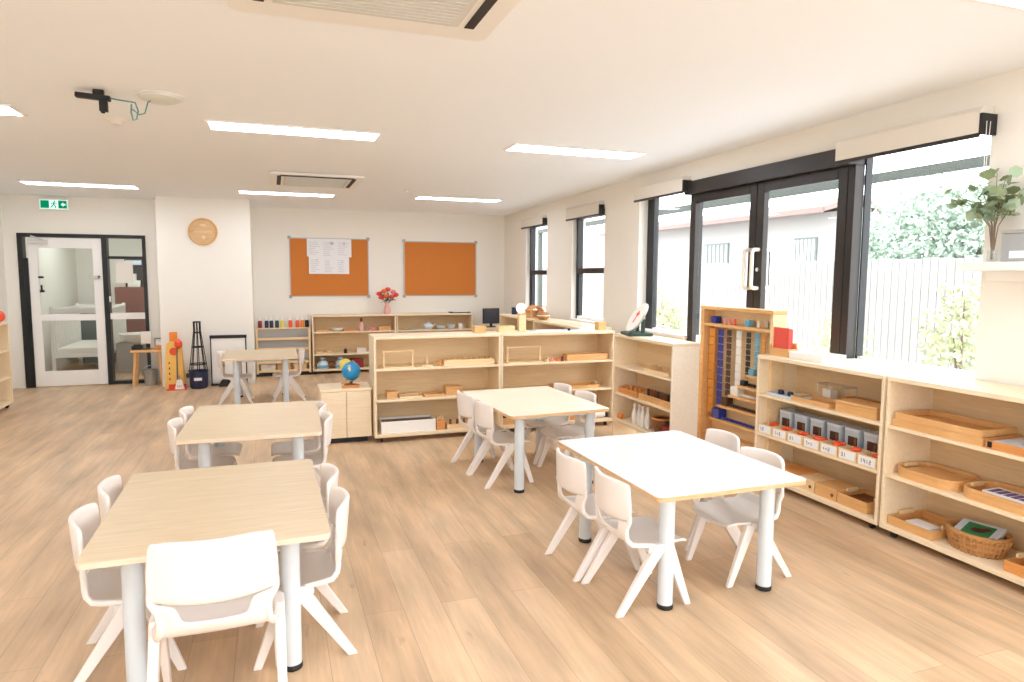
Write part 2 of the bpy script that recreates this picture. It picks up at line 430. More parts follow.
# double glazed doors
t = thing('door_1', 'pair of dark framed glazed doors with long pale pull handles', 'door', (4.0, 4.84, 1.0), 0, None, 'structure')
MB().box(-0.12, -1.03, 1.40, 0.05, 1.00, 1.525).build('head_track', M['dark_frame'], t, 0.004)
MB().box(-0.05, -1.03, -1.0, 0.04, -0.97, 1.40).build('mullion', M['dark_frame'], t, 0.004)
MB().box(-0.05, -0.97, -1.0, 0.07, 0.99, -0.985).build('threshold', M['dark_frame'], t)
for k, (a, b) in enumerate(((0.005, 0.98), (-0.968, -0.005))):
    lf = ring(MB(), -0.055, 0.0, a, b, -0.98, 1.40, 0.085).build('door_leaf', M['dark_frame'], t, 0.004)
    MB().box(-0.03, a+0.08, -0.9, -0.024, b-0.08, 1.32).build('pane', M['glass'], lf)
    yh = a+0.045 if k == 0 else b-0.045
    hb = MB()
    pts = [(-0.055, yh, 0.50)]
    for i in range(7): a_ = PI/2*i/6; pts.append((-0.095-0.03*math.sin(a_)+0.0, yh, 0.50+0.03*(1-math.cos(a_))))
    for i in range(7): a_ = PI/2*i/6; pts.append((-0.095-0.03*math.cos(a_), yh, 0.80+0.03*math.sin(a_)))
    pts.append((-0.055, yh, 0.83))
    hb.tube(pts, 0.017, 10); hb.build('pull_handle', M['offwhite'], lf, smooth=True)
    ho = MB(); ho.tube([(0.0-p[0]-0.055 if False else -p[0]-0.055, p[1], p[2]) for p in pts], 0.014, 10); ho.build('pull_handle', M['chrome'], lf, smooth=True)
    if k == 1:
        MB().cyl((-0.055, yh, 0.66), (-0.07, yh, 0.66), 0.018).build('lock', M['chrome'], lf)

# roller blinds
def blind(y0, y1, z0, z1, x0, label, cord=True):
    t = thing('roller_blind', label, 'blind', (x0, (y0+y1)/2, z0), 0, 'roller blinds above the windows')
    w = (y1-y0)/2; h = z1-z0; d = XR-x0
    prof = [(0.0, 0.0), (0.0, h*0.8), (d*0.25, h), (d-0.003, h), (d-0.003, h*0.55), (0.012, 0.0)]
    MB().prism([(a, b) for a, b in prof], -w, w, 'y').build('fabric_roll', M['blind'], t)
    MB().box(-0.004, -w, -0.022, 0.014, w, 0.0).build('bottom_bar', M['dark_frame'], t)
    MB().box(-0.005, -w-0.022, -0.01, d-0.004, -w-0.002, h*0.7).build('bracket', M['black'], t, 0.003)
    if cord:
        MB().tube([(0.02, -w-0.03, h*0.4), (0.02, -w-0.032, -0.22), (0.035, -w-0.03, -0.24), (0.05, -w-0.03, h*0.4)], 0.002, 6).build('cord', M['white'], t)
blind(9.52, 10.44, 2.37, 2.50, 3.86, 'cream roller blind over the narrow window nearest the corner', False)
blind(7.66, 8.66, 2.37, 2.53, 3.86, 'cream roller blind over the narrow window beside the glazed doors', False)
blind(5.80, 6.74, 2.435, 2.585, 3.83, 'cream roller blind left of the double glazed doors', False)
blind(2.82, 3.86, 2.42, 2.575, 3.81, 'long cream roller blind above the leafy branch')

# ------------------------------------------------------------------ glazed internal door
t = thing('door_2', 'white half-glazed door in a black frame under the exit sign', 'door', (0, YD, 0), 0, None, 'structure')
MB().box(DX0, -0.02, 0, DX0+0.06, 0.12, DZ).box(DX1-0.02, -0.02, 0, DX1+0.045, 0.12, DZ).box(DX0+0.06, -0.02, DZ-0.05, DX1-0.02, 0.12, DZ).build('door_frame', M['dark_frame2'], t)
MB().box(DX0+0.06, -0.015, 0.0, DX0+0.115, 0.0, 1.80).build('finger_guard', M['dark_frame2'], t)
a, b = DX0+0.115, DX1-0.025
lf = MB(); y0, y1 = 0.0, 0.04
lf.box(a, y0, 0.01, a+0.115, y1, DZ-0.055); lf.box(b-0.115, y0, 0.01, b, y1, DZ-0.055)
lf.box(a+0.115, y0, 0.01, b-0.115, y1, 0.22); lf.box(a+0.115, y0, 0.93, b-0.115, y1, 1.02); lf.box(a+0.115, y0, 1.94, b-0.115, y1, DZ-0.055)
leaf = lf.build('door_leaf', M['white'], t, 0.003)
MB().box(a+0.11, 0.017, 0.215, b-0.11, 0.023, 0.935).build('pane', M['glass'], leaf)
MB().box(a+0.11, 0.017, 1.015, b-0.11, 0.023, 1.945).build('pane', M['glass'], leaf)
MB().box(b-0.16, -0.05, 1.535, b-0.02, -0.035, 1.56).cyl((b-0.04, 0, 1.547), (b-0.04, -0.05, 1.547), 0.016).build('lever_handle', M['steel'], leaf)
MB().box(a+0.11, -0.03, 1.525, a+0.17, 0.0, 1.55).build('latch', M['black'], leaf)
MB().box(a+0.12, -0.03, 1.33, a+0.17, 0.0, 1.36).cyl((a+0.145, -0.03, 1.345), (a+0.145, -0.03, 1.43), 0.012).build('latch', M['black'], leaf)
MB().box(a+0.02, -0.06, 2.0, a+0.24, -0.0, 2.05).cyl((a+0.2, -0.05, 2.05), (a+0.05, -0.03, 2.10), 0.01).build('door_closer', M['vent_grey'], leaf)
t = thing('window_5', 'narrow black framed sidelight beside the white door', 'window', (0, YD, 0), 0, None, 'structure')
a, b = DX1+0.045, DX2
MB().box(b-0.045, -0.02, 0, b, 0.12, DZ).box(a, -0.02, DZ-0.045, b-0.045, 0.12, DZ).box(a, -0.02, 0, b-0.045, 0.12, 0.045).build('window_frame', M['dark_frame2'], t)
MB().box(a, 0.0, 1.80, b-0.045, 0.06, 1.84).build('transom', M['dark_frame2'], t)
MB().box(a, -0.005, 0.94, b-0.045, 0.05, 1.03).build('rail', M['white'], t)
MB().box(a, 0.02, 0.045, b-0.045, 0.026, DZ-0.045).build('pane', M['glass'], t)
MB().box(a, -0.02, 1.19, a+0.02, -0.005, 1.27).build('door_strike', M['white'], t)
solo('notice', 'sheet of white paper stuck on the sidelight glass beside the white door', 'paper', MB().box(0, 0, 0, 0.22, 0.002, 0.31), M['offwhite'], (-2.10, YD+0.016, 1.46))

# ------------------------------------------------------------------ next room seen through the door
structure('wall_hall', MB().box(XL_, 14.6, 0, XR, 14.7, ZC).box(-0.9, YB+0.15, 0, -0.8, 14.6, ZC), M['wall'])
structure('ceiling_hall', MB().box(XL_-0.1, YB+0.2, 2.64, -0.8, 14.7, 2.72), M['ceil'])
t = thing('added_hall_light', 'flat light panel added to brighten the room behind the glazed door', 'light', (-2.4, 12.9, 2.64)); MB().box(-0.62, -0.32, -0.015, 0.62, 0.32, 0).build('frame', M['white'], t); MB().box(-0.6, -0.3, -0.018, 0.6, 0.3, -0.0151).build('diffuser', emit('added_hall_glow', (232, 242, 238), 9.0), t)  # unseen panel, added to brighten the room behind the door
t = thing('cot', 'white slatted cot in the room behind the glazed door', 'cot', (-3.2, 12.0, 0))
for yy in (0, 1.5):
    MB().box(0, yy, 0, 0.05, yy+0.05, 1.08).box(0.7, yy, 0, 0.75, yy+0.05, 1.08).box(0.05, yy, 0.98, 0.7, yy+0.04, 1.06).box(0.05, yy, 0.3, 0.7, yy+0.04, 0.36).build('end_frame', M['white'], t)
for xx in (0.0, 0.70):
    r = MB().box(xx, 0.05, 0.98, xx+0.05, 1.5, 1.04).box(xx, 0.05, 0.30, xx+0.05, 1.5, 0.36)
    for i in range(14): r.cyl((xx+0.025, 0.12+i*0.1, 0.36), (xx+0.025, 0.12+i*0.1, 0.98), 0.012, n=8)
    r.build('side_rail', M['white'], t)
MB().box(0.05, 0.05, 0.34, 0.7, 1.5, 0.44).build('mattress', M['offwhite'], t, 0.02)
t = thing('hall_cupboard', 'red-brown cupboard seen through the sidelight', 'cupboard', (-2.75, 13.75, 0))
MB().box(0.1, 0, 0.0, 0.9, 0.45, 1.35).build('body', M['redbrown'], t, 0.004)
MB().box(-0.5, -0.05, 0.0, 0.1, 0.45, 0.95).build('side_cabinet', M['sage'], t, 0.004)
MB().box(-0.52, -0.07, 0.95, 0.12, 0.45, 0.985).build('worktop', M['white'], t)
t = thing('wash_basin', 'white basin on a pale cabinet seen low in the sidelight', 'basin', (-2.08, 12.45, 0))
MB().box(-0.3, -0.2, 0, 0.3, 0.2, 0.48).build('cabinet', M['grey_fabric'], t, 0.004)
MB().lathe([(0.18, 0.48), (0.27, 0.56), (0.29, 0.62), (0.27, 0.62), (0.24, 0.56), (0.02, 0.51)], n=24).build('bowl', M['white'], t, smooth=True)
t = thing('coffee_machine', 'black and white appliance on the red-brown cupboard behind the sidelight', 'appliance', (-2.5, 13.9, 1.35))
MB().box(0, 0, 0, 0.3, 0.25, 0.5).build('body', M['black'], t, 0.01)
MB().box(0.05, -0.08, 0.0, 0.25, 0.0, 0.12).build('tray', M['white'], t, 0.006)
MB().cyl((0.15, -0.05, 0.12), (0.15, -0.05, 0.24), 0.045).build('jug', M['white'], t, smooth=True)
MB().box(0.02, -0.05, 0.4, 0.28, 0.0, 0.48).build('hood', M['bluewhite'], t, 0.006)

# ------------------------------------------------------------------ ceiling fittings
lamp0 = None
LIGHTS = [(-2.16, 9.67, 0.943, 'ceiling light above the glazed door and exit sign'),
          (0.23, 9.67, 0.943, 'ceiling light just behind the far ceiling air unit'),
          (2.54, 9.45, 0.943, 'ceiling light in front of the plain cork board'),
          (-2.26, 5.68, 0.982, 'ceiling light cut off at the left edge of the picture'),
          (0.215, 5.68, 0.982, 'long ceiling light between the black ceiling bracket and the far air unit'),
          (2.63, 5.69, 0.982, 'long ceiling light nearest the double glazed doors'),
          (2.71, 1.97, 1.0, 'ceiling light cut off at the top right corner'),
          (0.22, 1.30, 1.0, 'ceiling light overhead, above the near air unit'), (-2.30, 1.94, 1.0, 'ceiling light overhead on the left'),
          (2.68, -1.5, 1.0, 'ceiling light behind the viewer on the window side'), (0.22, -1.5, 1.0, 'ceiling light behind the viewer in the middle'), (-2.3, -1.5, 1.0, 'ceiling light behind the viewer on the left')]
for x, y, sc_, lb in LIGHTS:
    lb = 'flat white ' + lb
    if lamp0 is None:
        lamp0 = thing('ceiling_light', lb, 'light', (x, y, zc(y)+0.001), 0, 'flat ceiling light panels'); lamp0.scale = (sc_, sc_, 1)
        f = MB(); w, h, k = 0.655, 0.17, 0.02
        f.box(-w, -h, -0.012, w, -h+k, 0).box(-w, h-k, -0.012, w, h, 0).box(-w, -h+k, -0.012, -w+k, h-k, 0).box(w-k, -h+k, -0.012, w, h-k, 0)
        f.build('frame', M['white'], lamp0)
        MB().box(-w+k, -h+k, -0.008, w-k, h-k, -0.002).build('diffuser', M['lamp'], lamp0)
    else: dup(lamp0, (x, y, zc(y)+0.001), 0, lb).scale = (sc_, sc_, 1)

def air_unit(x0, x1, y0, y1, label):
    cx, cy = (x0+x1)/2, (y0+y1)/2; w, d = (x1-x0)/2, (y1-y0)/2
    t = thing('ceiling_air_unit', label, 'air conditioner', (cx, cy, zc(cy)+0.003), 0, 'ceiling air conditioning units')
    MB().prism(rrect(-w*1.04, -d*1.04, w*1.04, d*1.04, 0.05), -0.028, 0.0).build('cover_plate', M['white'], t, 0.005)
    g = MB().box(-w*0.72, -d*0.72, -0.036, w*0.72, d*0.72, -0.028)
    g.k = 1
    for i in range(22):
        yy = -d*0.66 + i*d*1.32/21; g.box(-w*0.66, yy, -0.039, w*0.66, yy+0.008, -0.036)
    g.build('intake_grille', [M['vent_grey'], M['vent_grey']], t)
    for sx in (-1, 1):
        MB().box(sx*w*0.82-0.022, -d*0.84, -0.033, sx*w*0.82+0.022, d*0.74, -0.027).build('air_slot', M['vent_dark'], t)
    MB().box(-w*0.8, -d*0.86-0.045, -0.033, w*0.8, -d*0.86+0.03, -0.027).build('air_slot', M['vent_dark'], t)
air_unit(0.02, 1.00, 7.80, 8.80, 'square white air conditioning unit on the ceiling before the cork boards')
air_unit(-0.12, 0.985, 2.14, 3.25, 'large white air conditioning unit cut off by the top edge')

t = thing('ceiling_bracket', 'black bracket with looped teal cables hanging from the ceiling', 'bracket', (-0.98, 4.92, zc(4.92)))
MB().cbox((-0.03, 0, -0.045), (0.19, 0.05, 0.03), Matrix.Rotation(0.05, 4, 'Y')).box(-0.03, -0.02, -0.03, 0.03, 0.02, 0.0).build('arm', M['black'], t, 0.005)
MB().cbox((0.025, 0, -0.085), (0.045, 0.04, 0.09)).cyl((0.02, 0, -0.12), (0.02, 0, -0.14), 0.012).build('clamp', M['black'], t, 0.004)
MB().tube([(0.06, 0, -0.045), (0.10, 0, -0.05), (0.15, 0, -0.055), (0.20, 0, -0.06), (0.215, 0, -0.11), (0.205, 0, -0.16), (0.185, 0, -0.17), (0.175, 0, -0.12), (0.18, 0, -0.07)], 0.005, 6).tube([(0.18, 0.01, -0.1), (0.22, 0.01, -0.13), (0.25, 0.01, -0.12), (0.262, 0.01, -0.08), (0.27, 0.01, -0.05), (0.30, 0.0, -0.03)], 0.004, 6).build('cable', M['teal'], t, smooth=True)
t = thing('ceiling_dome', 'pale round dome on the ceiling at the end of the teal cables', 'detector', (-0.64, 4.95, zc(4.95)))
MB().lathe([(0.13, -0.001), (0.125, -0.018), (0.09, -0.035), (0.01, -0.045)], n=28).build('cover', M['translucent'], t, smooth=True)
MB().lathe([(0.145, 0.0), (0.145, -0.006), (0.12, -0.006)], n=28).build('base_ring', M['white'], t, smooth=True)
t = thing('smoke_detector', 'small white smoke detector on the ceiling below the black bracket', 'detector', (-1.03, 5.7, zc(5.7)))
MB().lathe([(0.065, 0), (0.065, -0.015), (0.05, -0.03)], n=24).build('base', M['offwhite'], t, smooth=True)
MB().lathe([(0.04, -0.03), (0.036, -0.048), (0.012, -0.052)], n=20).build('sensor', M['offwhite'], t, smooth=True)
t = thing('ceiling_sprinkler', 'tiny white sprinkler head on the ceiling between the far lights', 'sprinkler', (1.68, 8.8, zc(8.8)))
MB().lathe([(0.045, 0), (0.04, -0.008), (0.012, -0.01), (0.012, -0.03), (0.025, -0.034), (0.02, -0.037)], n=18).build('head', M['offwhite'], t, smooth=True)

# exit sign
t = thing('exit_sign', 'green and white running man exit sign above the glazed door', 'sign', (-2.79, YD, 2.46))
MB().box(-0.175, -0.06, 0.0, 0.175, -0.002, 0.16).build('housing', M['white'], t, 0.004)
f = MB().box(-0.162, -0.064, 0.014, 0.162, -0.0605, 0.132); f.build('light_face', M['white_sign'], t)
MB().box(-0.155, -0.067, 0.022, -0.055, -0.0642, 0.126).build('green_panel', M['green_sign'], t)
MB().box(0.055, -0.067, 0.022, 0.155, -0.0642, 0.126).build('green_panel', M['green_sign'], t)
g = MB(); P = lambda pts, th=0.007: g.tube([(x, -0.067, z) for x, z in pts], th, 6)
g.ball((0.012, -0.066, 0.116), 0.009, 8, 6)
P([(0.008, 0.104), (0.0, 0.072)], 0.009); P([(0.006, 0.1), (-0.02, 0.088), (-0.026, 0.072)], 0.004); P([(0.008, 0.1), (0.024, 0.084), (0.036, 0.09)], 0.004)
P([(0.0, 0.074), (-0.016, 0.052), (-0.036, 0.03)], 0.006); P([(0.0, 0.074), (0.018, 0.054), (0.02, 0.026)], 0.006)
g.build('running_man', M['green_sign'], t, smooth=True)
MB().prism([(0.085, 0.074), (0.115, 0.104), (0.115, 0.085), (0.14, 0.085), (0.14, 0.063), (0.115, 0.063), (0.115, 0.044)], -0.0695, -0.0668, 'y').build('arrow', M['white_sign'], t)

# ------------------------------------------------------------------ pier plaque, cork boards
t = thing('wall_plaque', 'round carved wooden plaque on the white pier', 'plaque', (-0.895, YP, 2.19))
def disc_y(mb, r, y0, y1, n=36, cx=0, cz=0):
    return mb.cyl((cx, y0, cz), (cx, y1, cz), r, n=n)
disc_y(MB(), 0.185, -0.02, -0.002).build('face', M['edge'], t, 0.004)
rm = MB(); rm.tube([(0.18*math.cos(2*PI*i/40), -0.022, 0.18*math.sin(2*PI*i/40)) for i in range(40)], 0.012, 8, True); rm.build('rim', M['pine'], t, smooth=True)
eg = MB()
for i in range(9): eg.box(-0.115+i*0.026, -0.024, -0.012, -0.115+i*0.026+0.016, -0.0195, 0.010)
eg.box(-0.13, -0.0225, -0.022, 0.13, -0.0198, -0.017).ball((0.0, -0.02, -0.085), 0.03, 10, 6, (1, .2, 1)).ball((0.0, -0.02, 0.085), 0.035, 10, 6, (1.3, .2, .6))
eg.build('carving', M['beech'], t)

def cork(x0, x1, z0, z1, label):
    t = thing('cork_board', label, 'noticeboard', ((x0+x1)/2, YB, z0), 0, 'cork boards on the far wall')
    w = (x1-x0)/2; h = z1-z0
    MB().box(-w+0.012, -0.016, 0.012, w-0.012, -0.003, h-0.012).build('cork_panel', M['cork'], t)
    f = MB(); k = 0.014
    f.box(-w, -0.022, 0, w, -0.002, k).box(-w, -0.022, h-k, w, -0.002, h).box(-w, -0.022, k, -w+k, -0.002, h-k).box(w-k, -0.022, k, w, -0.002, h-k)
    f.build('board_frame', M['galv'], t)
    for sx in (-1, 1):
        for zz in (0, h):
            MB().cbox((sx*(w-0.008), -0.014, zz), (0.05, 0.026, 0.05)).build('corner_cap', M['grey_fabric'], t, 0.006)
cork(0.275, 1.535, 1.235, 2.185, 'orange cork board with white papers pinned on it')
cork(2.12, 3.405, 1.235, 2.17, 'plain orange cork board with nothing pinned on it')
PAP = [(0.55, 1.885, 0.235, 0.29, 'top left'), (0.78, 1.865, 0.235, 0.31, 'top middle'), (1.01, 1.88, 0.245, 0.295, 'top right'),
       (0.575, 1.605, 0.225, 0.285, 'bottom left'), (0.795, 1.605, 0.22, 0.275, 'bottom middle'), (1.01, 1.605, 0.205, 0.28, 'bottom right')]
for i, (x, z, w, h, lb) in enumerate(PAP):
    t = thing('pinned_paper', 'white printed sheet pinned at the %s of the paper group on the cork board' % lb, 'paper', (x, YB-0.024-0.0012*i, z), 0, 'papers pinned on the cork board')
    MB().box(0, -0.001, 0, w, 0, h).build('sheet', M['paper'], t)
    q = MB(); random.seed(40+i)
    for k in range(7):
        zz = h*0.12 + k*h*0.11; q.box(w*0.12, -0.0018, zz, w*(0.45+0.4*random.random()), -0.001, zz+0.006)
    for k in range(3): q.ball((w*(0.45+0.35*random.random()), -0.0005, h*(0.6+0.25*random.random())), w*(0.08+0.08*random.random()), 12, 6, (1, 0.02, 1.2))
    q.build('print', M['ink'], t)

# ------------------------------------------------------------------ tables
def rot2(x, y, a): return (x*math.cos(a)-y*math.sin(a), x*math.sin(a)+y*math.cos(a))
def table(loc, rotz, top_mat, edge_mat, label, w=0.86, l=1.14, h=0.60, ins=0.15):
    t = thing('classroom_table', label, 'table', (loc[0], loc[1], 0), rotz, 'children\'s tables')
    poly = rrect(-w/2, -l/2, w/2, l/2, 0.035)
    mb = MB().prism(poly, h-0.023, h)
    mb.mi = [0, 0] + [1]*len(poly)
    mb.build('tabletop', [top_mat, edge_mat], t, 0.002)
    fr = MB()
    a, b = w/2-ins, l/2-ins
    for s in (-1, 1):
        fr.box(-a, s*b-0.015, h-0.056, a, s*b+0.015, h-0.026); fr.box(s*a-0.015, -b, h-0.056, s*a+0.015, b, h-0.026)
    fr.build('under_frame', M['leg_white'], t)
    for sx in (-1, 1):
        for sy in (-1, 1):
            lg = MB().cyl((sx*a, sy*b, 0.022), (sx*a, sy*b, h-0.026), 0.037, n=24).build('leg', M['leg_white'], t, smooth=True)
            MB().lathe([(0.036, 0.0), (0.039, 0.004), (0.039, 0.02), (0.037, 0.024)], (sx*a, sy*b, 0), 24).build('foot_cap', M['black'], lg, smooth=True)
    return t
table((-0.245, 3.18), 0.01, M['oak_top'], M['edge_light'], 'nearest table with an oak-look top, cut off by the bottom edge')
table((-0.135, 4.96), -0.03, M['oak_top'], M['edge_light'], 'oak-look table in the middle of the row of three')
table((-0.15, 9.02), 0.0, M['oak_top'], M['edge_light'], 'small oak-look table farthest away, before the white pier', 0.86, 1.0)
table((2.045, 3.14), 0.01, M['white_top'], M['edge'], 'bright white table nearest the open shelf by the window', ins=0.135)
table((1.955, 5.03), 0.055, M['cream_top'], M['edge'], 'cream-topped table beside the long wooden shelf divider', 0.82, 1.12, ins=0.118)

# ------------------------------------------------------------------ chairs
PROF = [(-0.200, .640, .164, .058), (-0.199, .630, .168, .059), (-0.192, .545, .178, .056), (-0.185, .480, .178, .050), (-0.181, .450, .175, .045),
        (-0.173, .412, .154, .034), (-0.166, .385, .151, .026), (-0.150, .352, .154, .014), (-0.120, .329, .164, .005),
        (-0.075, .317, .174, 0), (0.0, .311, .177, 0), (0.085, .317, .178, 0), (0.145, .321, .174, 0), (0.180, .314, .164, 0), (0.193, .299, .150, 0)]
US = [-1, -.96, -.80, -.60, -.3, 0, .3, .60, .80, .96, 1]
def shell_pt(i, u):
    y, z, hw, cv = PROF[i]
    if i == 0: z -= 0.016*abs(u)**6
    if i == 4: z -= 0.012*(1-u*u)
    if i <= 8: return (u*hw, y + cv*u*u, z)
    return (u*hw, y, z + 0.012*(u*u-0.6) + (0.004 if abs(u) > .9 else 0))
def shell(rows, holes):
    v = []; f = []; n = len(US)
    for a, i in enumerate(rows):
        for b, u in enumerate(US): v.append(shell_pt(i, u))
    for a in range(len(rows)-1):
        for b in range(n-1):
            if rows[a] in holes and -.60 <= US[b] and US[b+1] <= .60: continue
            f.append((a*n+b, a*n+b+1, (a+1)*n+b+1, (a+1)*n+b))
    return v, f
def leg_mb(p0, p1, d0, d1):
    """flat tapered blade"""
    P = []
    for p, (dx, dy) in ((p0, d0), (p1, d1)):
        for sx, sy in ((-1,-1),(1,-1),(1,1),(-1,1)): P.append((p[0]+sx*dx, p[1]+sy*dy, p[2]))
    return MB().add(P, [(0,3,2,1),(4,5,6,7),(0,1,5,4),(1,2,6,5),(2,3,7,6),(3,0,4,7)])
def make_chair(label):
    t = thing('classroom_chair', label, 'chair', (0,0,0), 0, 'cream plastic children\'s chairs')
    def finish(v, f, name, th):
        mb = MB().add(v, f); o = mb.build(name, M['chair'], t, smooth=True)
        s = o.modifiers.new('solid', 'SOLIDIFY'); s.thickness = th; s.offset = 0
        s2 = o.modifiers.new('sub', 'SUBSURF'); s2.levels = 1; s2.render_levels = 1
        return o
    v, f = shell(list(range(0, 5)), ()); finish(v, f, 'backrest', 0.020)
    v, f = shell(list(range(4, 9)), (4, 5)); finish(v, f, 'back_support', 0.013)
    for s in (-1, 1):
        rl = MB().tube([shell_pt(i, s*0.97) for i in range(3, 11)], [0.009]+[0.0125]*6+[0.010], 8)
        rl.build('side_rail', M['chair'], t, smooth=True)
    v, f = shell(list(range(7, len(PROF))), ()); finish(v, f, 'seat', 0.013)
    for s in (-1, 1):
        leg_mb((s*0.181, 0.030, 0.330), (s*0.184, -0.192, 0.0), (0.017, 0.036), (0.012, 0.020)).build('leg', M['chair'], t, 0.005)
        leg_mb((s*0.177, 0.066, 0.322), (s*0.177, 0.188, 0.0), (0.016, 0.030), (0.011, 0.017)).build('leg', M['chair'], t, 0.005)
    rb = MB()
    for s in (-1, 1): rb.box(s*0.172-0.018, -0.04, 0.290, s*0.172+0.018, 0.10, 0.316)
    rb.box(-0.16, 0.03, 0.290, 0.16, 0.055, 0.308); rb.build('seat_brace', M['chair'], t, 0.004)
    return t
E_, W_, N_ = -PI/2, PI/2, 0.0       # facing +x, facing -x, facing +y
CH = [(1.69, 2.875, E_, 'chair on the aisle side of the bright white table, at its near end'),
      (1.655, 3.285, E_+0.02, 'chair on the aisle side of the bright white table, at its far end'),
      (2.37, 2.96, W_+0.02, 'chair between the bright white table and the labelled boxes, at the near end'),
      (2.45, 3.42, W_-0.05, 'chair between the bright white table and the bead cabinet, at the far end'),
      (1.66, 4.92, E_+0.08, 'chair on the aisle side of the cream-topped table, at its near end'),
      (1.63, 5.33, E_+0.08, 'chair on the aisle side of the cream-topped table, at its far end'),
      (2.27, 4.97, W_+0.05, 'chair on the window side of the cream-topped table, at its near end'),
      (2.25, 5.40, W_+0.02, 'chair on the window side of the cream-topped table, at its far end'),
      (-0.58, 3.06, E_+0.05, 'chair on the left side of the nearest oak table, nearer the viewer'),
      (-0.57, 3.48, E_+0.05, 'chair on the left side of the nearest oak table, farther back'),
      (0.09, 2.97, W_, 'chair on the right side of the nearest oak table, nearer the viewer'),
      (0.08, 3.37, W_, 'chair on the right side of the nearest oak table, farther back'),
      (-0.46, 4.83, E_, 'chair on the left side of the middle oak table, nearer the viewer'),
      (-0.44, 5.24, E_-0.04, 'chair on the left side of the middle oak table, farther back'),
      (0.165, 4.74, W_, 'chair on the right side of the middle oak table, nearer the viewer'),
      (0.155, 5.15, W_, 'chair on the right side of the middle oak table, farther back'),
      (-0.46, 9.02, E_, 'chair on the left side of the farthest oak table'),
      (0.17, 9.02, W_, 'chair on the right side of the farthest oak table')]
chair0 = None
for x, y, a, lb in CH:
    lb = 'cream plastic ' + lb
    if chair0 is None:
        chair0 = make_chair(lb); chair0.location = (x, y, 0); chair0.rotation_euler = (0, 0, a)
    else: dup(chair0, (x, y, 0), a, lb)
big = dup(chair0, (-0.215, 2.575, 0), 0.02, 'larger cream plastic chair in front, its back to the viewer at the nearest table')
big.scale = (1.15, 1.15, 1.14)

# ------------------------------------------------------------------ shelf units
def shelf_unit(name, label, loc, rotz, W, D, H, shelves, back=True, group=None, zb=0.05, mat=None, t_=0.02, casters=True, zbot=None, end=None):
    zbot = zb if zbot is None else zbot
    mat = mat or M['birch']
    t = thing(name, label, 'shelf', (loc[0], loc[1], 0), rotz, group)
    MB().box(0, 0, zb, t_, D, H-t_).build('side_panel', mat, t, 0.002)
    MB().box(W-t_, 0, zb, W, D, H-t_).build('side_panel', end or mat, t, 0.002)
    MB().box(0, -0.002, H-t_-0.008, W, D, H).build('top_panel', mat, t, 0.003)
    MB().box(t_, 0.0, zbot, W-t_, D-0.012, zbot+0.03).build('bottom_panel', mat, t, 0.002)
    for z in shelves: MB().box(t_, 0.004, z-0.02, W-t_, D-0.012, z).build('shelf_board', M['birch'], t, 0.002)
    if back: MB().box(t_, D-0.012, zbot+0.03, W-t_, D, H-0.028).build('back_panel', M['birch_back'], t)
    if casters:
        for x in (0.07, W-0.07):
            for y in (0.05, D-0.05):
                MB().cyl((x-0.009, y, 0.022), (x+0.009, y, 0.022), 0.022, n=14).box(x-0.014, y-0.012, 0.03, x+0.014, y+0.012, zb).build('caster', M['black'], t)
    return t
def on(loc, rotz, lx, ly, z):
    a, b = rot2(lx, ly, rotz); return (loc[0]+a, loc[1]+b, z)

UA, UB, UC = (0.885, 6.35), (2.145, 6.35), (3.19, 5.95)
SA, SB = (3.53, 4.25), (3.53, 3.075)
UD, UE = (0.585, 11.12), (1.93, 11.12)
shelf_unit('shelf_unit', 'long wooden shelf of the divider beside the globe cabinet', UA, 0, 1.255, 0.36, 1.02, (0.71, 0.412), group='divider shelves')
shelf_unit('shelf_unit', 'long wooden shelf of the divider behind the cream-topped table', UB, 0, 1.27, 0.36, 1.02, (0.71, 0.412), group='divider shelves')
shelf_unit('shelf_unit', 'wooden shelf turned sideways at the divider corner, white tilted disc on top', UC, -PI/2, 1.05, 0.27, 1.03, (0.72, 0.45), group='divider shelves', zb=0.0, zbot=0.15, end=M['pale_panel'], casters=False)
shelf_unit('shelf_unit', 'wooden shelf under the window holding labelled boxes and tins', SA, -PI/2, 1.155, 0.38, 1.0, (0.70, 0.395), group='window shelves')
shelf_unit('shelf_unit', 'wooden shelf under the window holding trays and a wicker basket', SB, -PI/2, 1.20, 0.38, 1.0, (0.70, 0.395), group='window shelves')
shelf_unit('shelf_unit', 'wooden shelf on the far wall below the cork board with papers', UD, 0, 1.335, 0.36, 0.95, (0.68, 0.32), group='far wall shelves')
shelf_unit('shelf_unit', 'wooden shelf on the far wall below the plain cork board', UE, 0, 1.31, 0.36, 0.95, (0.68, 0.32), group='far wall shelves')
shelf_unit('shelf_unit', 'low wooden shelf along the window wall beyond the divider, farther one', (3.33, 9.95), -PI/2, 1.44, 0.42, 1.0, (0.68, 0.38), group='shelves under the narrow windows')
shelf_unit('shelf_unit', 'low wooden shelf along the window wall beyond the divider, nearer one', (3.33, 8.48), -PI/2, 1.44, 0.42, 1.0, (0.68, 0.38), group='shelves under the narrow windows')
shelf_unit('shelf_unit', 'wooden shelf unit cut off by the left edge with a red ball on top', (-2.95, 8.25), PI/2, 1.25, 0.40, 1.02, (0.69, 0.37))
solo('ball', 'red ball on the shelf unit at the left edge', 'ball', MB().ball((0, 0, 0.07), 0.07, 16, 10), M['redorange'], (-3.02, 9.41, 1.02), smooth=True)

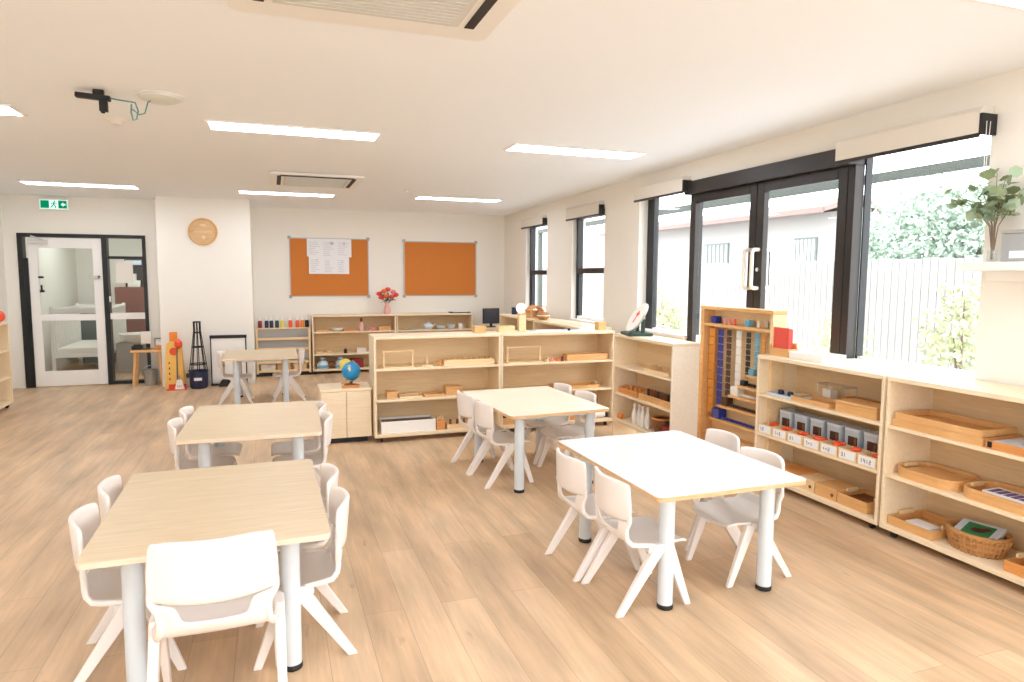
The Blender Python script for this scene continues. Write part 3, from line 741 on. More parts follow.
# ---- small goods builders
def tray_mb(w, d, h, t_=0.008):
    return MB().box(0, 0, 0, w, d, 0.006).box(0, 0, 0.006, w, t_, h).box(0, d-t_, 0.006, w, d, h).box(0, t_, 0.006, t_, d-t_, h).box(w-t_, t_, 0.006, w, d-t_, h)
def tray(loc, rotz, lx, ly, z, w, d, h, mat, label, handles=False, name='wooden_tray', group=None):
    t = thing(name, label, 'tray', on(loc, rotz, lx, ly, z), rotz, group)
    tray_mb(w, d, h).build('tray_body', M[mat] if isinstance(mat, str) else mat, t, 0.002)
    if handles:
        for x in (0.003, w-0.015):
            MB().prism(rrect(d*0.3, h-0.004, d*0.7, h+0.022, 0.01), x, x+0.012, 'x').build('handle', M['beech'], t)
    return t
def box_with_lid(loc, rotz, lx, ly, z, w, d, h, mat, label, notch=False, name='wooden_box', group=None):
    t = thing(name, label, 'box', on(loc, rotz, lx, ly, z), rotz, group)
    MB().box(0, 0, 0, w, d, h*0.78).build('box_body', M[mat], t, 0.002)
    MB().box(-0.002, -0.002, h*0.79, w+0.002, d+0.002, h).build('lid', M[mat], t, 0.002)
    if notch: MB().cyl((w-0.035, -0.0035, h*0.45), (w-0.035, 0.002, h*0.45), 0.012, n=12).build('finger_hole', M['brown_wood'], t)
    return t

# ---- divider, left unit
R0 = 0.0
def bar_frame(loc, lx, z, w, h, label):
    t = thing('wooden_frame_stand', label, 'stand', on(loc, 0, lx, 0.07, z), 0)
    MB().box(0, -0.05, 0, w, 0.07, 0.012).build('base', M['beech'], t, 0.002)
    for x in (0.0, w-0.016): MB().box(x, 0, 0.012, x+0.016, 0.016, h-0.016).build('upright', M['beech'], t, 0.002)
    MB().box(-0.004, -0.002, h-0.016, w+0.004, 0.018, h).build('top_bar', M['beech'], t, 0.002)
bar_frame(UA, 0.095, 0.71, 0.29, 0.165, 'pale wooden bar frame on the divider shelf near the globe')
bar_frame(UB, 0.085, 0.71, 0.37, 0.165, 'pale wooden bar frame on the divider shelf behind the cream table')
def knob_block(loc, lx, z, w, mat, label, n=9):
    t = thing('cylinder_block', label, 'block', on(loc, 0, lx, 0.06, z), 0)
    MB().box(0, 0, 0, w, 0.08, 0.055).build('block', M[mat], t, 0.003)
    for i in range(n):
        x = w*(i+0.6)/(n+0.2)
        MB().cyl((x, 0.04, 0.055), (x, 0.04, 0.06), 0.02, n=14).lathe([(0.006, 0.06), (0.006, 0.068), (0.010, 0.074), (0.006, 0.082)], (x, 0.04, 0), 10).build('knobbed_cylinder', M['pine'], t, smooth=True)
knob_block(UA, 0.69, 0.71, 0.52, 'beech', 'long wooden block with knobs on the divider shelf near the globe')
solo('cup', 'small wooden cup on the divider shelf beside the knobbed block', 'cup', MB().lathe([(0.02, 0), (0.024, 0.05), (0.021, 0.05), (0.017, 0.006)], n=18), M['orange_wood'], on(UA, 0, 0.645, 0.09, 0.71), smooth=True)
t = thing('peg_stand', 'tiny wooden stand with one upright peg on the divider shelf', 'stand', on(UA, 0, 0.47, 0.06, 0.71))
MB().box(0, 0, 0, 0.11, 0.06, 0.014).build('base', M['beech'], t, 0.002); MB().cyl((0.055, 0.03, 0.014), (0.055, 0.03, 0.09), 0.006, n=10).build('peg', M['beech'], t)
box_with_lid(UA, 0, 0.13, 0.08, 0.412, 0.10, 0.10, 0.065, 'pine', 'small lidded wooden box on the middle divider shelf near the globe')
t = tray(UA, 0, 0.25, 0.05, 0.412, 0.22, 0.14, 0.02, 'beech', 'flat shallow wooden tray on the middle divider shelf')
tray(UA, 0, 0.49, 0.05, 0.412, 0.2, 0.14, 0.025, 'pine', 'flat wooden tray half hidden by the chair, middle divider shelf')
box_with_lid(UA, 0, 0.71, 0.07, 0.412, 0.16, 0.12, 0.085, 'pine', 'lidded wooden box on the middle divider shelf behind a chair back')
t = thing('storage_box', 'long white box on the lowest divider shelf', 'box', on(UA, 0, 0.065, 0.035, 0.08))
tray_mb(0.53, 0.22, 0.115).build('box_body', M['white'], t, 0.003)
MB().box(0.012, 0.01, 0.06, 0.518, 0.21, 0.095).build('sorted_contents', M['stem'], t)
t = thing('peg_rack', 'brown wooden peg rack on the lowest divider shelf', 'rack', on(UA, 0, 0.605, 0.04, 0.08))
MB().box(0, 0, 0, 0.085, 0.08, 0.09).build('base', M['orange_wood'], t, 0.002)
for i in range(3): MB().cyl((0.018+i*0.025, 0.04, 0.09), (0.018+i*0.025, 0.04, 0.13), 0.008, n=10).build('peg', M['beech'], t)
t = tray(UA, 0, 0.71, 0.03, 0.08, 0.32, 0.18, 0.05, 'beech', 'wooden tray of small brown pegs on the lowest divider shelf')
for i in range(4): MB().cyl((0.05+i*0.07, 0.07, 0.006), (0.05+i*0.07, 0.07, 0.085), 0.012, n=10).build('peg', M['brown_wood'], t, smooth=True)

# ---- divider, middle unit
for i, (x, c, lb) in enumerate(((0.535, 'beech', 'pale wooden'), (0.585, 'petal_pink', 'pink-red'), (0.64, 'petal_orange', 'orange'), (0.70, 'darkred', 'dark red'))):
    solo('counting_knob', '%s little knob in the row of small pieces left of the long rod box' % lb, 'knob', MB().lathe([(0.016, 0), (0.017, 0.02), (0.007, 0.028), (0.012, 0.04), (0.004, 0.048)], n=14), M[c], on(UB, 0, x, 0.08, 0.71), smooth=True, group='small knobs on the divider')
t = thing('rod_box', 'long plain wooden rod box at the corner end of the upper divider shelf', 'box', on(UB, 0, 0.75, 0.06, 0.71))
tray_mb(0.48, 0.13, 0.065).build('box_body', M['pine'], t, 0.003)
MB().box(0.01, 0.01, 0.04, 0.47, 0.12, 0.056).build('rods', M['orange_wood'], t)
tray(UB, 0, 0.62, 0.04, 0.412, 0.5, 0.2, 0.035, 'pine', 'long wooden tray on the middle divider shelf behind the cream chairs', True)
t = thing('block_box', 'wooden box of black and yellow cubes on the lowest shelf behind the cream table', 'box', on(UB, 0, 0.03, 0.05, 0.08))
tray_mb(0.2, 0.16, 0.07).build('box_body', M['pine'], t, 0.002)
for i in range(4): MB().box(0.02+i*0.042, 0.03, 0.006, 0.054+i*0.042, 0.11, 0.13).build('cube', M['yellow'] if i % 2 else M['black'], t)
tray(UB, 0, 0.27, 0.04, 0.08, 0.36, 0.18, 0.05, 'beech', 'pale tray on the lowest shelf behind the cream table', True)
box_with_lid(UB, 0, 0.68, 0.05, 0.08, 0.2, 0.16, 0.07, 'orange_wood', 'orange wooden box on the lowest shelf behind the cream chairs')
t = thing('cloth_roll', 'white roll with black ends on the lowest shelf at the corner', 'roll', on(UB, 0, 0.985, 0.04, 0.08))
MB().cyl((0.03, 0.04, 0.04), (0.21, 0.04, 0.04), 0.038, n=20).build('roll', M['white'], t, smooth=True)
for x in (0.0, 0.21): MB().cyl((x, 0.04, 0.04), (x+0.03, 0.04, 0.04), 0.04, n=20).build('end_cap', M['black'], t, smooth=True)
# ---- on top of the divider
box_with_lid(UA, 0, 1.03, 0.16, 1.02, 0.12, 0.09, 0.065, 'pine', 'small lidded wooden box on the divider top, left of the middle joint')
box_with_lid(UB, 0, 0.03, 0.16, 1.02, 0.17, 0.1, 0.06, 'beech', 'wider pale wooden box on the divider top, right of the middle joint')
t = thing('wooden_tower', 'upright narrow wooden tower on the divider top', 'tower', on(UB, 0, 0.27, 0.22, 1.02))
MB().box(0, 0, 0, 0.075, 0.06, 0.17).build('post', M['beech'], t, 0.003); MB().box(-0.005, -0.005, 0.17, 0.08, 0.065, 0.185).build('cap', M['pine'], t, 0.003)
box_with_lid(UB, 0, 1.14, 0.12, 1.02, 0.09, 0.1, 0.085, 'pine', 'small wooden box on the divider top at the corner beside the white disc')
t = thing('work_mat', 'pale glossy mat lying on the divider top', 'mat', on(UB, 0, 0.40, 0.05, 1.02))
MB().prism(rrect(0, 0, 0.68, 0.26, 0.02), 0, 0.004).build('sheet', M['bluewhite'], t)
solo('pebble', 'single small black pebble on the glossy mat', 'pebble', MB().ball((0, 0, 0.012), 0.014, 12, 8, (1.2, 1, .85)), M['black'], on(UB, 0, 0.79, 0.12, 1.024), smooth=True)

# ---- corner unit
RC = -PI/2
t = tray(UC, RC, 0.50, 0.05, 0.72, 0.42, 0.2, 0.03, 'beech', 'shallow pale tray on the upper shelf of the corner unit', True)
solo('cloth', 'folded dark cloth beside the pale tray in the corner unit', 'cloth', MB().box(0, 0, 0, 0.07, 0.12, 0.018).box(0.004, 0.004, 0.018, 0.066, 0.116, 0.03), M['brown'], on(UC, RC, 0.935, 0.07, 0.72), RC, bevel=0.004)
t = tray(UC, RC, 0.06, 0.03, 0.45, 0.36, 0.2, 0.055, 'orange_wood', 'orange wooden tray on the middle shelf of the corner unit, far end')
for i in range(4): MB().cyl((0.05+i*0.085, 0.07, 0.006), (0.05+i*0.085, 0.07, 0.075), 0.02, n=12).build('spool', M['orange_wood'], t, smooth=True)
t = tray(UC, RC, 0.45, 0.03, 0.45, 0.54, 0.2, 0.06, 'pine', 'long wooden tray of dark pegs on the middle shelf of the corner unit')
for i in range(9): MB().cyl((0.045+i*0.056, 0.08, 0.006), (0.045+i*0.056, 0.08, 0.10), 0.014+0.001*i, n=10).build('peg', M['brown_wood'] if i % 3 else M['brown'], t, smooth=True)
for i in range(4):
    pos = ['farthest from the viewer', 'second from the far end', 'third from the far end', 'nearest the brown basket'][i]
    solo('ninepin', 'white wooden ninepin on the lowest shelf of the corner unit, %s' % pos, 'ninepin',
         MB().lathe([(0.022, 0), (0.03, 0.05), (0.03, 0.09), (0.018, 0.14), (0.012, 0.165), (0.018, 0.185), (0.014, 0.198), (0.004, 0.204)], n=18), M['white'], on(UC, RC, 0.30+i*0.075, 0.08+0.01*(i % 2), 0.18), smooth=True, group='white ninepins')
t = thing('basket', 'round brown basket on the lowest shelf of the corner unit', 'basket', on(UC, RC, 0.71, 0.14, 0.18))
MB().lathe([(0.075, 0), (0.10, 0.06), (0.105, 0.13), (0.095, 0.13), (0.09, 0.06), (0.01, 0.012)], n=24).build('body', M['brown_wood'], t, smooth=True)
MB().tube([(0.1*math.cos(2*PI*i/24), 0.1*math.sin(2*PI*i/24), 0.132) for i in range(24)], 0.009, 8, True).build('rim', M['orange_wood'], t, smooth=True)
box_with_lid(UC, RC, 0.83, 0.05, 0.18, 0.18, 0.18, 0.09, 'darkred', 'dark red box on the lowest shelf of the corner unit', name='small_box')
solo('ball', 'orange ball on the lowest shelf of the corner unit, far end', 'ball', MB().ball((0, 0, 0.03), 0.03, 14, 10), M['orange'], on(UC, RC, 0.06, 0.06, 0.18), smooth=True)
# tilted disc on a green stand
t = thing('tilted_dial', 'white round disc tilted on a dark green stand on the corner shelf', 'dial', (3.31, 5.72, 1.03), -0.2)
MB().prism(rrect(-0.12, -0.15, 0.12, 0.15, 0.03), 0, 0.03).build('base', M['darkgreen'], t, 0.004)
rt = Matrix.Rotation(math.radians(-38), 4, 'X') 
rt = Matrix.Rotation(math.radians(62), 4, Vector((0.35, 0.94, 0)))
def disc(name, r, h0, h1, mat, par, c=(0, 0, 0.165)):
    o = MB().cyl((0, 0, h0), (0, 0, h1), r, n=40).build(name, mat, par, 0.003); return o
m_ = Matrix.Translation((0.0, 0.0, 0.17)) @ Matrix.Rotation(math.radians(-58), 4, 'Y')
for nm, r, a, b, mt in (('back_plate', 0.165, -0.012, 0.0, 'galv'), ('dial_face', 0.158, 0.0, 0.008, 'offwhite')):
    q = MB().cyl((0, 0, a), (0, 0, b), r, n=40); q.v = [tuple(m_ @ Vector(p)) for p in q.v]; q.build(nm, M[mt], t, 0.002)
q = MB().box(-0.06, -0.012, 0.008, 0.07, 0.012, 0.011).box(0.02, -0.035, 0.008, 0.05, 0.035, 0.011); q.v = [tuple(m_ @ Vector(p)) for p in q.v]; q.build('red_pointer', M['coral'], t)
MB().box(0.02, -0.10, 0.03, 0.05, -0.07, 0.16).box(0.02, 0.07, 0.03, 0.05, 0.10, 0.16).build('stand_arm', M['darkgreen'], t)

# ---- bead cabinet
BC = (3.62, 5.13); W, D, H = 0.93, 0.13, 1.34
t = thing('bead_cabinet', 'tall pine cabinet hung with long coloured bead chains', 'cabinet', (*BC, 0), RC)
MB().box(0, 0, 0.03, 0.05, D, H-0.03).build('side_panel', M['pine'], t, 0.003)
MB().box(W-0.03, 0, 0.03, W, D, H-0.03).build('side_panel', M['beech'], t, 0.003)
MB().box(-0.004, -0.004, H-0.03, W+0.004, D, H).build('top_panel', M['pine'], t, 0.003)
MB().box(0.05, D-0.015, 0.05, W-0.03, D, H-0.03).build('back_panel', M['beech'], t)
MB().box(0.05, 0, 0.0, W-0.03, D-0.015, 0.07).build('plinth', M['pine'], t)
MB().box(0.05, 0.004, 1.165, W-0.03, D-0.015, 1.19).build('shelf_board', M['pine'], t, 0.002)
cols = [(0.110, 0.38, 'gold', 0.078), (0.232, 0.47, 'blue', 0.068), (0.345, 0.57, 'brown', 0.056), (0.475, 0.66, 'beadwhite', 0.066), (0.595, 0.76, 'beadblack', 0.048), (0.70, 0.85, 'skyblue', 0.044), (0.78, 0.88, 'gold', 0.040), (0.865, 0.99, 'coral', 0.034)]
for x, z0, c, r in cols:
    p_ = max(r, 0.05); n = max(2, round((1.145-z0)/p_)); p_ = (1.145-z0)/n
    ch = MB()
    for i in range(n):
        zt = 1.145 - i*p_
        k = max(3, int(r/0.013))
        for q in range(k):
            xx = x - r/2 + (q+.5)*r/k
            ch.cyl((xx, 0.05, zt-p_+0.008), (xx, 0.05, zt), r/k*0.5, n=6)
        ch.box(x-r/2, 0.047, zt-p_*0.5-0.002, x+r/2, 0.053, zt-p_*0.5+0.002); ch.cyl((x, 0.05, zt-p_), (x, 0.05, zt-p_+0.008), 0.003, n=6)
    ch.build('bead_square_chain', M[c], t, smooth=True)
steps = [(0.17, 0.36, 'blue', 0.085), (0.29, 0.49, 'brown', 0.07), (0.42, 0.60, 'beadwhite', 0.075), (0.54, 0.70, 'beadblack', 0.045), (0.64, 0.80, 'skyblue', 0.05)]
for x, z, c, s in steps:
    MB().box(x-0.02, 0.01, z-0.022, W-0.03, 0.115, z).build('ledge', M['pine'], t, 0.002)
    MB().box(x, 0.02, z, x+s*1.25, 0.02+s, z+s).build('bead_cube', M[c], t, 0.006)
    cc = MB()
    for i in range(int((W-0.06-x-s*1.25)/0.03)): cc.ball((x+s*1.25+0.03+i*0.03, 0.05, z+0.014), 0.014, 8, 6)
    cc.build('bead_string', M[c], t, smooth=True)
MB().box(0.06, 0.01, 0.20, W-0.03, 0.12, 0.222).build('ledge', M['pine'], t, 0.002)
for x, c, s in ((0.10, 'blue', 0.06), (0.27, 'pink', 0.02), (0.33, 'petal_pink', 0.02), (0.41, 'coral', 0.016), (0.55, 'skyblue', 0.05), (0.70, 'beadwhite', 0.02), (0.80, 'grey_fabric', 0.02)):
    MB().box(x, 0.04, 1.19, x+s, 0.04+s, 1.19+max(s, 0.055)).build('bead_square', M[c], t, 0.003)

# ---- window shelf with labelled boxes
t = tray(SA, RC, 0.074, 0.04, 0.70, 0.30, 0.16, 0.02, 'bluewhite', 'pale blue tray with two navy pots on the labelled-box shelf unit', name='tray')
for x in (0.06, 0.16): MB().lathe([(0.02, 0.006), (0.024, 0.02), (0.02, 0.036), (0.008, 0.04)], (x, 0.08, 0), 16).build('pot', M['navy'], t, smooth=True)
MB().box(0.19, 0.05, 0.006, 0.28, 0.10, 0.024).build('sponge', M['skyblue'], t, 0.004)
t = thing('wire_rack', 'thin wire rack at the back of the top labelled-box shelf', 'rack', on(SA, RC, 0.382, 0.23, 0.70), RC)
for z in (0.0, 0.12):
    MB().tube([(0, 0, z+0.004), (0.26, 0, z+0.004), (0.26, 0.1, z+0.004), (0, 0.1, z+0.004)], 0.003, 6, True).build('wire_loop', M['steel'], t)
w = MB()
for x in (0, 0.13, 0.26):
    for y in (0, 0.1): w.cyl((x, y, 0), (x, y, 0.124), 0.003, n=6)
w.build('upright_wire', M['steel'], t)
MB().box(0.03, 0.02, 0.008, 0.11, 0.08, 0.09).build('white_card', M['white'], t)
tray(SA, RC, 0.339, 0.03, 0.70, 0.35, 0.19, 0.035, 'pine', 'wooden tray at the front of the top labelled-box shelf')
t = tray(SA, RC, 0.615, 0.23, 0.70, 0.46, 0.12, 0.06, 'orange_wood', 'long orange wooden tray at the back of the top labelled-box shelf')
for i in range(5): MB().cyl((0.04, 0.03+0.016*i, 0.045), (0.42, 0.03+0.016*i, 0.05+0.003*i), 0.006, n=8).build('rod', M['brown_wood'], t)
box_with_lid(SA, RC, 0.753, 0.03, 0.70, 0.33, 0.17, 0.08, 'pine', 'wooden box with a lid at the near end of the top labelled-box shelf')
solo('lid', 'small black lid beside the wire rack', 'lid', MB().lathe([(0.02, 0), (0.02, 0.02), (0.008, 0.026)], n=14), M['black'], on(SA, RC, 0.578, 0.235, 0.70), smooth=True)
words = ['first from the bead cabinet', 'second from the bead cabinet', 'third from the bead cabinet', 'in the very middle of the row', 'third from the wicker basket end', 'second from the wicker basket end', 'first at the wicker basket end']
strokes = [[0, 1], [0, 2, 3], [1, 0], [4, 2, 0], [2, 2, 1], [3, 0], [0, 5, 0, 1]]
def glyph(mb, k, x, z):
    h, w, th = 0.026, 0.013, 0.0032
    B = lambda a, b, c, d: mb.box(x+a, -0.0032, z+b, x+c, -0.0022, z+d)
    if k == 0: B(0.005, 0, 0.005+th, h)
    elif k == 1: B(0, 0, w, th); B(0, h-th, w, h); B(w-th, h/2, w, h); B(0, 0, th, h/2); B(0, h/2-th/2, w, h/2+th/2)
    elif k == 2: B(0, h/2-th/2, w, h/2+th/2); B(w/2-th/2, h/2-w/2, w/2+th/2, h/2+w/2)
    elif k == 3: B(0, 0, w, th); B(0, h-th, w, h); B(w-th, 0, w, h); B(0, h/2-th/2, w, h/2+th/2)
    elif k == 4: B(0, h-th, w, h); B(w-th, 0, w, h)
    elif k == 5: B(w-th, 0, w, h); B(0, h/2-th, w, h/2); B(0, h/2, th, h)
for i in range(7):
    lx = 0.024 + i*0.158
    t = thing('labelled_box', 'open wooden box with a white label, %s' % words[i], 'box', on(SA, RC, lx, 0.012, 0.395), RC, 'labelled wooden boxes in a row')
    tray_mb(0.147, 0.12, 0.072).build('box_body', M['beech'], t, 0.002)
    MB().box(0.012, -0.002, 0.008, 0.137, 0.0, 0.064).build('label_card', M['paper'], t)
    g = MB(); x = 0.028
    for k in strokes[i]: glyph(g, k, x, 0.022); x += 0.022
    g.build('label_writing', M['dark_ink'], t)
    if i > 0:
        c = MB(); random.seed(100+i)
        for q in range(7): c.ball((0.075+0.045*random.random(), 0.03+0.06*random.random(), 0.068+0.014*random.random()), 0.02, 8, 6, (1.2, 1, .7))
        c.build('orange_beads' , M['redorange'], t, smooth=True)
    else:
        c = MB(); random.seed(99)
        for q in range(6): c.ball((0.06+0.06*random.random(), 0.04+0.07*random.random(), 0.066+0.012*random.random()), 0.018, 8, 6)
        c.build('orange_beads', M['redorange'], t, smooth=True)
for i in range(6):
    lx = 0.155 + i*0.158
    t = thing('tin', 'pale blue-grey tin with a dark front window, %s' % ['nearest the bead cabinet', 'second from the bead cabinet end', 'third from the bead cabinet end', 'third from the wicker basket end', 'second from the wicker basket end', 'nearest the wicker basket end'][i], 'tin', on(SA, RC, lx, 0.20, 0.395), RC, 'pale tins behind the labelled boxes')
    MB().prism(rrect(-0.06, -0.055, 0.06, 0.055, 0.018), 0, 0.165).build('tin_body', M['bluegrey'], t, 0.002, True)
    MB().prism(rrect(-0.063, -0.058, 0.063, 0.058, 0.02), 0.165, 0.185).build('lid', M['bluewhite'], t, 0.003, True)
    MB().box(-0.022, -0.0575, 0.02, 0.054, -0.0545, 0.13).build('dark_window', M['brown'], t)
    MB().box(0.03, -0.0585, 0.02, 0.048, -0.0572, 0.125).build('amber_contents', M['brown_wood'], t)
    MB().box(-0.048, -0.0575, 0.05, -0.036, -0.0545, 0.13).build('printed_mark', M['ink'], t)
BOT = [(0.03, 0.20, 0.09, 'pine', 'hidden behind the chair'), (0.24, 0.19, 0.095, 'orange_wood', 'just right of the far chair back'), (0.44, 0.16, 0.085, 'beech', 'in the middle'), (0.61, 0.19, 0.085, 'pine', 'second from the near end'), (0.81, 0.24, 0.075, 'pine', 'at the near end')]
for i, (x, w, h, m, lb) in enumerate(BOT):
    if i < 4: box_with_lid(SA, RC, x, 0.03, 0.08, w, 0.2, h, m, 'wooden box on the lowest labelled-box shelf, %s' % lb, i in (1, 2, 3), group='wooden boxes on the lowest shelf')
    else:
        t = tray(SA, RC, x, 0.03, 0.08, w, 0.24, h, m, 'open wooden box on the lowest labelled-box shelf, %s' % lb, True, name='wooden_box', group='wooden boxes on the lowest shelf'); t['category'] = 'box'
        MB().box(0.012, 0.012, 0.006, w-0.012, 0.228, 0.045).build('contents', M['brown_wood'], t)
# on top
t = thing('card_holder', 'orange wooden holder with red folders on the window shelf top', 'holder', on(SA, RC, 0.032, 0.08, 1.0), RC)
MB().box(0, 0, 0, 0.2, 0.10, 0.012).box(0, 0, 0.012, 0.012, 0.10, 0.085).box(0.188, 0, 0.012, 0.2, 0.10, 0.06).box(0.012, 0.0, 0.012, 0.188, 0.01, 0.06).box(0.012, 0.09, 0.012, 0.188, 0.10, 0.10).build('holder_body', M['pine'], t, 0.002)
for i in range(3):
    MB().box(0.016, 0.022+i*0.022, 0.012, 0.18-0.01*i, 0.034+i*0.022, 0.215-0.006*i).build('red_folder', M['red'] if i != 2 else M['coral'], t, 0.003)
t = thing('paper_tray', 'low white tray of papers beside the red folders', 'tray', on(SA, RC, 0.254, 0.07, 1.0), RC)
tray_mb(0.32, 0.22, 0.05).build('tray_body', M['white'], t, 0.003)
MB().box(0.02, 0.02, 0.006, 0.3, 0.2, 0.04).build('paper_stack', M['paper'], t); MB().box(0.05, 0.05, 0.04, 0.25, 0.06, 0.046).build('pencil', M['pine'], t)

# ---- window shelf with trays
tray(SB, RC, 0.03, 0.02, 0.70, 0.56, 0.30, 0.045, 'pine', 'lower of the two stacked wooden trays on the top wicker-basket shelf', group='stacked wooden trays')
tray(SB, RC, 0.045, 0.025, 0.745, 0.53, 0.28, 0.04, 'pine', 'upper of the two stacked wooden trays on the top wicker-basket shelf', group='stacked wooden trays')
t = tray(SB, RC, 0.605, 0.02, 0.70, 0.50, 0.28, 0.045, 'orange_wood', 'wooden tray holding white paper on the top wicker-basket shelf')
MB().box(0.02, 0.02, 0.03, 0.47, 0.25, 0.042).build('paper_sheet', M['bluewhite'], t)
MB().box(0.015, -0.006, 0.01, 0.035, 0.0, 0.04).build('clip', M['black'], t)
def round_tray(lx, z, w, d, label, cards):
    t = thing('rounded_tray', label, 'tray', on(SB, RC, lx, 0.03, z), RC)
    poly = rrect(0, 0, w, d, 0.10, 8); inn = rrect(0.012, 0.012, w-0.012, d-0.012, 0.09, 8); n = len(poly)
    MB().prism(poly, 0, 0.008).build('tray_base', M['pine'], t)
    P = [(a, b, 0.008) for a, b in poly] + [(a, b, 0.06) for a, b in poly] + [(a, b, 0.06) for a, b in inn] + [(a, b, 0.008) for a, b in inn]
    F = []
    for i in range(n):
        j = (i+1) % n; F += [(i, j, n+j, n+i), (n+i, n+j, 2*n+j, 2*n+i), (2*n+i, 2*n+j, 3*n+j, 3*n+i)]
    MB().add(P, F).build('tray_rim', M['pine'], t)
    MB().box(0.012, d*0.35, 0.044, 0.03, d*0.65, 0.064).build('handle', M['beech'], t)
    if cards:
        MB().box(0.13, 0.03, 0.02, 0.36, 0.16, 0.065).build('card_stack', M['paper'], t)
        q = MB()
        for i in range(5): q.box(0.15+i*0.04, 0.04, 0.065, 0.18+i*0.04, 0.13, 0.0665)
        q.build('printed_picture', M['purple'], t)
    else:
        MB().box(0.05, 0.05, 0.008, w-0.06, d-0.05, 0.045).build('wooden_pieces', M['pine'], t, 0.003)
round_tray(0.03, 0.395, 0.40, 0.29, 'rounded wooden tray on the middle wicker-basket shelf, far end', False)
round_tray(0.45, 0.395, 0.46, 0.29, 'rounded wooden tray of printed cards on the middle wicker-basket shelf', True)
t = tray(SB, RC, 0.03, 0.03, 0.08, 0.30, 0.30, 0.055, 'pine', 'wooden tray with a white card left of the wicker basket', True)
MB().box(0.1, 0.03, 0.02, 0.26, 0.13, 0.05).build('white_card', M['paper'], t)
WB = on(SB, RC, 0.505, 0.165, 0.08)
t = thing('wicker_basket', 'oval wicker basket on the lowest window shelf', 'basket', WB, RC); t.scale = (0.9, 0.95, 1.0)
def oval(a, b, z, n=32): return [(a*math.cos(2*PI*i/n), b*math.sin(2*PI*i/n), z) for i in range(n)]
wb = MB(); rows = [(0.14, 0.10, 0.004), (0.155, 0.115, 0.03), (0.165, 0.122, 0.06), (0.172, 0.127, 0.09)]
for a, b, z in rows: wb.tube(oval(a, b, z+0.012), 0.016, 8, True)
wb.add([(0, 0, 0.005)] + oval(0.14, 0.10, 0.005), [(0, i+1, (i+1) % 32+1) for i in range(32)])
wb.build('woven_side', M['wicker'], t, smooth=True)
wv = MB()
for i in range(32):
    a = 2*PI*(i+.5)/32; wv.tube([(0.150*math.cos(a), 0.112*math.sin(a), 0.0), (0.188*math.cos(a), 0.142*math.sin(a), 0.105)], 0.007, 6)
wv.build('upright_cane', M['wicker'], t, smooth=True)
t = thing('picture_book', 'picture book with a brown animal on green, lying in the wicker basket', 'book', (WB[0], WB[1], 0.08+0.075), RC+0.25)
m_ = Matrix.Rotation(math.radians(14), 4, 'X')
for nm, d, mt in (('pages', (-0.105, -0.085, 0.0, 0.105, 0.085, 0.035), 'paper'), ('cover', (-0.108, -0.088, 0.035, 0.108, 0.088, 0.04), 'bluewhite'), ('green_picture', (-0.07, -0.06, 0.0402, 0.07, 0.065, 0.0412), 'green')):
    MB().box(*d, m_).build(nm, M[mt], t)
q = MB().ball((0, 0, 0.041), 0.04, 14, 6, (1, .7, .04)).ball((0.035, 0.025, 0.041), 0.022, 12, 6, (1, 1, .06)); q.v = [tuple(m_ @ Vector(p)) for p in q.v]; q.build('brown_animal', M['brown'], t, smooth=True)
t = tray(SB, RC, 0.74, 0.03, 0.08, 0.40, 0.28, 0.06, 'orange_wood', 'orange wooden tray with green felt right of the wicker basket', True)
MB().prism(rrect(0.12, 0.03, 0.36, 0.2, 0.04), 0.02, 0.055).build('green_felt', M['green'], t)
solo('white_dish', 'low white dish behind the wicker basket', 'dish', MB().lathe([(0.05, 0), (0.075, 0.03), (0.07, 0.03), (0.045, 0.006)], n=24), M['white'], on(SB, RC, 0.72, 0.325-0.02, 0.08+0.0), smooth=True) if False else None

# ---- floating shelf
t = thing('floating_shelf', 'white floating shelf right of the wide window', 'shelf', (3.73, 2.83, 1.64), 0)
MB().box(0, -1.6, 0, 0.197, 0.0, 0.047).build('board', M['white'], t, 0.003)
MB().box(0.17, -1.6, -0.06, 0.197, -0.05, 0.0).build('wall_batten', M['white'], t, 0.002)
VB = (3.83, 2.705, 1.687)
t = thing('branch_vase', 'slim clear vase of round-leaved eucalyptus branches on the floating shelf', 'vase', VB)
MB().lathe([(0.024, 0.0), (0.026, 0.01), (0.024, 0.07), (0.021, 0.07), (0.022, 0.014), (0.003, 0.010)], n=20).build('glass_vase', M['clear'], t, smooth=True)
st = MB(); lf1 = MB(); lf2 = MB(); random.seed(11)
tips = [(-0.10, 0.20, 0.44), (-0.03, 0.10, 0.52), (0.02, 0.02, 0.54), (-0.05, -0.08, 0.50), (0.02, -0.20, 0.46), (-0.10, -0.13, 0.40), (-0.08, 0.13, 0.36), (0.0, -0.05, 0.38), (0.03, 0.12, 0.46)]
for k, tp in enumerate(tips):
    tp = Vector(tp); p0 = Vector((0.004*math.cos(k), 0.004*math.sin(k), 0.015)); tp.z *= 0.92; p1 = Vector((tp.x*0.10, tp.y*0.10 + 0.0, 0.20)); 
    pts = []
    for i in range(9):
        s = i/8; a = p0.lerp(p1, min(1, s*2)) if s < .5 else p1.lerp(tp, (s-.5)*2)
        if s > .5: a = a + Vector((0, 0, 0.03*math.sin((s-.5)*2*PI)))
        pts.append(a)
    st.tube(pts, [0.0045-0.0004*i for i in range(9)], 6)
    for i in range(11):
        s = 0.25 + 0.75*(i/10.0)
        b = p1.lerp(tp, s); ang = random.random()*2*PI
        d = Vector((math.cos(ang), math.sin(ang), random.uniform(-.2, .6))).normalized()
        L = random.uniform(0.045, 0.075)
        c = b + d*0.012; st.tube([b, c], 0.0012, 4)
        (lf1 if random.random() < .6 else lf2).leaf(c, d, Vector((random.uniform(-1, 1), random.uniform(-1, 1), random.uniform(-.5, 1))), L, L*0.95)
